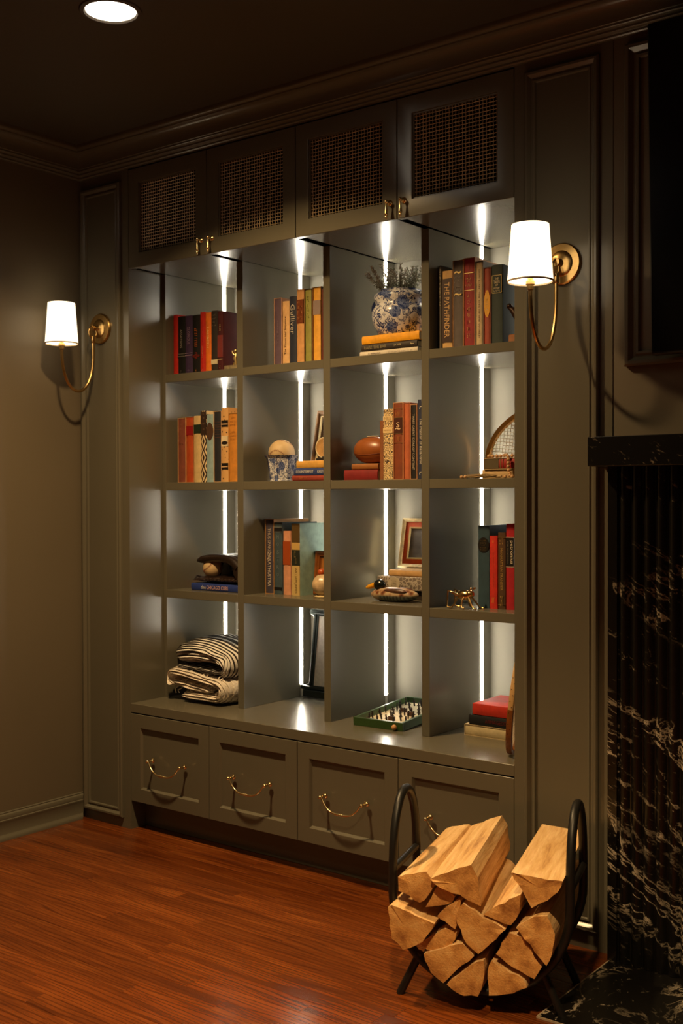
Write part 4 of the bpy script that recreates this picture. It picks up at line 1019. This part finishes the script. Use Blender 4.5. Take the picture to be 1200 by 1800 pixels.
# dark metal tilting frame, bottom row second compartment
tf = thing('metal_frame', 'dark green metal frame with a cream panel in the bottom row', 'frame', (.566, .452, ZW), (-.13, 0, 0))
M_iron = plain((.030, .040, .036), .28, .3, .2, name='green_iron')
mb = MB(); mb.box(-.150, .150, -.010, .010, .300, .3185, .004); mb.box(-.165, .150, -.010, .010, .030, .046, .004); mb.box(-.150, .150, -.012, .012, .0035, .030, .003)
for x_ in (-.128, .118): mb.box(x_, x_ + .013, -.009, .009, .040, .305, .003)
for s, x_ in ((-1, -.1215), (1, .1245)):
    mb.tube([(x_ + s * .001, 0, .282), (x_ + s * .008, 0, .297), (x_ + s * .022, 0, .303)], .007, 8); mb.tube([(x_, 0, .062), (x_ + s * .007, 0, .048), (x_ + s * .022, 0, .042)], .007, 8)
obj('frame', mb, M_iron, tf, 40)
obj('panel', MB().box(-.104, .108, -.0085, .003, .046, .300), plain((.84, .77, .66), .7, 0, .12, 90, name='cream_panel'), tf)
obj('inner_rail', MB().frame(-.112, .114, .040, .302, [(0, -.004), (0, .0095), (.007, .0095), (.007, -.004)], 0), M_iron, tf, 30)

# green tabletop game, bottom row third compartment
tg = thing('tabletop_game', 'green wooden tray game with tiny dark players on a cream board', 'game', (.8535, .166, ZW), (math.radians(3.2), 0, math.radians(3)))
GL, GW = .325, .183
mb = MB(); q = .009
mb.box(0, GW, 0, q, .0, .0265, .0008); mb.box(0, GW, GL - q, GL, 0, .0265, .0008); mb.box(0, q, q, GL - q, 0, .0265, .0008); mb.box(GW - q, GW, q, GL - q, 0, .0265, .0008)
obj('tray', mb, plain('#2f4a22', .4, 0, .12, name='green_lacquer'), tg)
obj('board', MB().box(q, GW - q, q, GL - q, .004, .0075), plain('#d2c6a6', .55, name='cream_board'), tg)
obj('rear_foot', MB().box(.01, GW - .01, GL - .03, GL - .02, -.0165, .0005), plain('#2f4a22', .4, 0, .12, name='green_lacquer'), tg)
obj('knob', MB().ball((GW - .026, -.008, .0125), .0085, 16, 10), plain('#c08c58', .5, name='bead_wood'), tg, 80)
M_pl = plain('#1d120c', .5, 0, .3, name='player'); rp = random.Random(11); pm = None
for i in range(7):
    for j in range(5):
        if pm is None:
            mb = MB(); mb.tube([(0, 0, 0), (0, 0, .010), (0, 0, .019)], [.0016, .0026, .0020], 6); mb.ball((0, 0, .0215), .0024, 8, 6); mb.tube([(-.0045, 0, .012), (0, 0, .016), (.0045, 0, .012)], .0011, 5); mb.tube([(.002, 0, 0), (.001, 0, .009)], .0012, 5)
            o = obj('player', mb, M_pl, tg, 70); pm = o.data
        else: o = bpy.data.objects.new('player', pm); COL.objects.link(o); o.parent = tg
        o.scale = (1.25, 1.25, 1.1); o.location = (.030 + j * .031 + rp.uniform(-.008, .008), .045 + i * .038 + rp.uniform(-.01, .01), .0076); o.rotation_euler = (0, rp.uniform(-.15, .15), rp.uniform(0, 3))
gm = None
for (x_, y_) in ((.040, .030), (.095, .075), (.120, .150), (.070, .190), (.135, .215), (.10, .285)):
    if gm is None:
        mb = MB(); mb.box(-.011, .011, -.0012, .0012, .001, .014); mb.box(-.011, -.009, -.001, .006, 0, .014); mb.box(.009, .011, -.001, .006, 0, .014)
        o = obj('gate', mb, plain('#4a2c1a', .5, 0, .3, name='gate_wood'), tg); gm = o.data
    else: o = bpy.data.objects.new('gate', gm); COL.objects.link(o); o.parent = tg
    o.location = (x_, y_, .0076)
# edge-on racket at the right-hand end
racket((1.4730, .100, ZW + .1605), (Matrix.Rotation(.12, 3, 'Y') @ Matrix.Rotation(math.radians(107), 3, 'Z')).to_euler(), .152, .075, 'wooden racket standing edge-on at the right end of the ledge', handle=.085, th=.017, spacing=.011, holes=True, tape=True, wood='#d8b27a')
#__PART4__
# ------------------------------------------------------------------ log rack and firewood
AR = math.radians(17)
RW, RD = Vector((math.cos(AR), math.sin(AR), 0)), Vector((-math.sin(AR), math.cos(AR), 0))
rk = thing('log_rack', 'black tubular steel log holder with looped handles on the oak floor', 'log rack', (1.4924, -.507, 0), (0, 0, AR))
M_steel = plain((.010, .0095, .009), .42, .2, .2, name='black_steel')
SL, SR, ZC, RZ, DEP, TR = -.0135, .4005, .243, .208, .195, .0105
SC, RX = (SL + SR) / 2, (SR - SL) / 2
def hoop(yy): return [(SC - RX * math.cos(a), yy, ZC - RZ * math.sin(a)) for a in [PI * i / 30 for i in range(31)]]
loop = hoop(0)
for i in range(1, 16):
    a = PI * i / 16; loop.append((SR, DEP / 2 - DEP / 2 * math.cos(a), ZC + (.215 if True else 0) * math.sin(a) ** .75))
loop += hoop(DEP)[::-1]
for i in range(1, 16):
    a = PI * i / 16; loop.append((SL, DEP / 2 + DEP / 2 * math.cos(a), ZC + .215 * math.sin(a) ** .75))
obj('hoop', MB().tube(loop, TR, 12, closed=True), M_steel, rk, 70)
for s in (SL, SR): obj('crossbar', MB().tube([(s, .004, .290), (s, DEP - .004, .290)], .009, 10), M_steel, rk, 70)
for yy in (0, DEP):
    for s0, s1, zz in ((.054, .004, .104), (.340, .386, .099)):
        obj('leg', MB().tube([(s0, yy, zz), (s1, yy, 0)], .0095, 10), M_steel, rk, 70)
def logmat():
    t = NT('split_log'); t.set(Roughness=.75)
    oi = t.n('ObjectInfo'); co0 = t.n('TexCoord').outputs['Object']
    ml = t.n('Math', operation='MULTIPLY'); ml.inputs[1].default_value = 30; t.l(oi.outputs['Random'], ml.inputs[0])
    ad = t.n('VectorMath', operation='ADD'); t.l(co0, ad.inputs[0]); t.l(ml.outputs[0], ad.inputs[1])
    mp = t.n('Mapping'); mp.inputs['Scale'].default_value = (1, .10, 1); t.l(ad.outputs[0], mp.inputs[0])
    f = t.noise(mp.outputs[0], 45, 5, .6, .3); g = t.noise(mp.outputs[0], 260, 3)
    c = t.ramp(f, [(.22, hx('#7d4a1c')), (.42, hx('#cba068')), (.7, hx('#eac896'))])
    t.col(t.mix(.25, c, g, 'OVERLAY')); t.bump(f, .7, .004); return t.mat
def endmat():
    t = NT('log_end_grain'); t.set(Roughness=.8)
    oi = t.n('ObjectInfo'); co0 = t.n('TexCoord').outputs['Object']
    ml = t.n('Math', operation='MULTIPLY'); ml.inputs[1].default_value = .3; t.l(oi.outputs['Random'], ml.inputs[0])
    ad = t.n('VectorMath', operation='ADD'); t.l(co0, ad.inputs[0]); t.l(ml.outputs[0], ad.inputs[1])
    wv = t.n('TexWave'); wv.wave_type = 'RINGS'; wv.rings_direction = 'Y'
    for k, q in (('Scale', 38), ('Distortion', 3.5), ('Detail', 3), ('Detail Scale', 1.4)): wv.inputs[k].default_value = q
    t.l(ad.outputs[0], wv.inputs['Vector'])
    n = t.noise(ad.outputs[0], 22, 5, .6); k_ = t.noise(ad.outputs[0], 300, 2)
    c = t.ramp(n, [(.26, hx('#935a26')), (.5, hx('#d49a54')), (.75, hx('#e6b876'))])
    c = t.mix(.13, c, t.ramp(wv.outputs['Fac'], [(0, (.5, .45, .4)), (.6, (1, 1, 1))]), 'MULTIPLY')
    t.col(t.mix(.2, c, k_, 'OVERLAY')); t.bump(k_, .5, .002); return t.mat
M_log, M_end = logmat(), endmat()
def log(poly, L, label, seed, yaw=0.0, front=-.045):
    r = random.Random(seed)
    cx = sum(p[0] for p in poly) / len(poly); cz = sum(p[1] for p in poly) / len(poly)
    # inset a touch, then roughen the outline
    pts = []
    n = len(poly); cl = .0022
    for i in range(n):
        a, b = Vector(poly[i]), Vector(poly[(i + 1) % n]); c = Vector((cx, cz))
        a = a + (c - a).normalized() * cl; b = b + (c - b).normalized() * cl
        k = max(2, int((b - a).length / .014))
        for j in range(k):
            p = a.lerp(b, j / k); nn = Vector(((b - a).y, -(b - a).x)).normalized()
            if j: p += nn * r.uniform(-.0030, .0014)
            pts.append((p.x - cx, p.y - cz))
    m_ = len(pts); S = 12; vv = []; mb = MB(); ks = [r.uniform(-.0012, .0012) for _ in range(m_)]
    for s in range(S + 1):
        t = s / S; sc_ = 1 - .05 * t
        for i, (x_, z_) in enumerate(pts):
            q = 1 + (ks[i] * 8 + .02 * noise.noise(Vector((x_ * 60, t * 5, z_ * 60 + seed)))) * (0.5 + t)
            vv.append((x_ * sc_ * q, L * t + (r.uniform(-.0025, .0025) if s in (0, S) else 0), z_ * sc_ * q))
    ff = [(s * m_ + i, s * m_ + (i + 1) % m_, (s + 1) * m_ + (i + 1) % m_, (s + 1) * m_ + i) for s in range(S) for i in range(m_)]
    mb.cur = 0; mb.add(vv, ff)
    o = len(mb.v); mb.cur = 1
    for s in (0, S):
        base_ = s * m_
        inner = []
        for i in range(m_):
            p = vv[base_ + i]; inner.append((p[0] * .5, p[1] * .35 + vv[base_][1] * .65 + r.uniform(-.0004, .0004), p[2] * .5))
        st_ = len(mb.v); mb.v += inner + [(0, vv[base_][1], 0)]
        for i in range(m_):
            j = (i + 1) % m_
            for f in ((base_ + i, base_ + j, st_ + j, st_ + i), (st_ + i, st_ + j, st_ + m_)): mb.f.append(f); mb.m.append(1)
    org = Vector((1.4924, -.507, 0)) + RW * cx + RD * front + Vector((0, 0, cz))
    e = obj('firewood_log', mb, [M_log, M_end], None, 28); e.location = org; e.rotation_euler = (0, 0, AR + yaw)
    return tag(e, label, 'log', 'split firewood in the log rack')
LOGS = {
 'A': ([(.011, .289), (.081, .309), (.103, .281), (.086, .253), (.064, .231), (.038, .247), (.012, .255)], .41, 'split log at the upper left, under the left handle loop'),
 'B': ([(.091, .296), (.188, .340), (.205, .313), (.211, .245), (.161, .265), (.100, .286)], .42, 'largest wedge log at the top of the pile, left of centre'),
 'C': ([(.275, .330), (.329, .327), (.393, .323), (.390, .311), (.359, .275), (.322, .254), (.300, .291)], .40, 'broad log at the top right, against the right handle loop'),
 'D': ([(.074, .222), (.105, .280), (.148, .258), (.142, .242), (.111, .229)], .36, 'small triangular log just below the upper left log'),
 'E': ([(.103, .207), (.154, .255), (.162, .250), (.148, .182), (.123, .197)], .36, 'smallest log, wedged left of the rough-faced central log'),
 'F': ([(.148, .218), (.167, .251), (.210, .226), (.267, .201), (.203, .135), (.176, .156)], .38, 'rough-faced log in the middle of the pile'),
 'G': ([(.211, .227), (.300, .285), (.297, .244), (.276, .208), (.246, .216)], .40, 'log right of the largest wedge, below the gap at the top'),
 'H': ([(-.010, .220), (0, .227), (.104, .195), (.076, .148), (.028, .123), (-.001, .147)], .38, 'leftmost log, with a dark knot, jutting past the hoop'),
 'I': ([(.060, .137), (.123, .182), (.151, .176), (.148, .158), (.117, .123), (.079, .124)], .36, 'log tucked beneath the leftmost knotted log'),
 'J': ([(.073, .120), (.167, .157), (.194, .131), (.154, .092), (.120, .056), (.089, .076)], .38, 'log at the lower left of the pile, on the hoop'),
 'K': ([(.128, .058), (.185, .112), (.217, .128), (.216, .077), (.203, .040), (.154, .040)], .38, 'lowest log of the pile, at its centre'),
 'L': ([(.222, .102), (.231, .127), (.246, .118), (.306, .094), (.315, .077), (.282, .057), (.225, .044)], .38, 'lowest log right of centre'),
 'M': ([(.240, .141), (.270, .193), (.304, .188), (.329, .147), (.347, .126), (.329, .094), (.282, .114)], .38, 'log at the lower right, under the long pale one'),
 'N': ([(.287, .210), (.329, .242), (.359, .246), (.377, .207), (.371, .163), (.357, .132), (.319, .175)], .42, 'long pale log leaning on the right side of the hoop'),
}
for i, (k, (pl_, L, lab)) in enumerate(LOGS.items()): log(pl_, L, lab, i + 3, front=-.045 + [.006, -.004, .004, .012, .008, -.002, .004, -.006, .012, .002, -.002, .004, .006, -.003][i], yaw={'B': .05, 'C': .02, 'N': -.02}.get(k, 0))
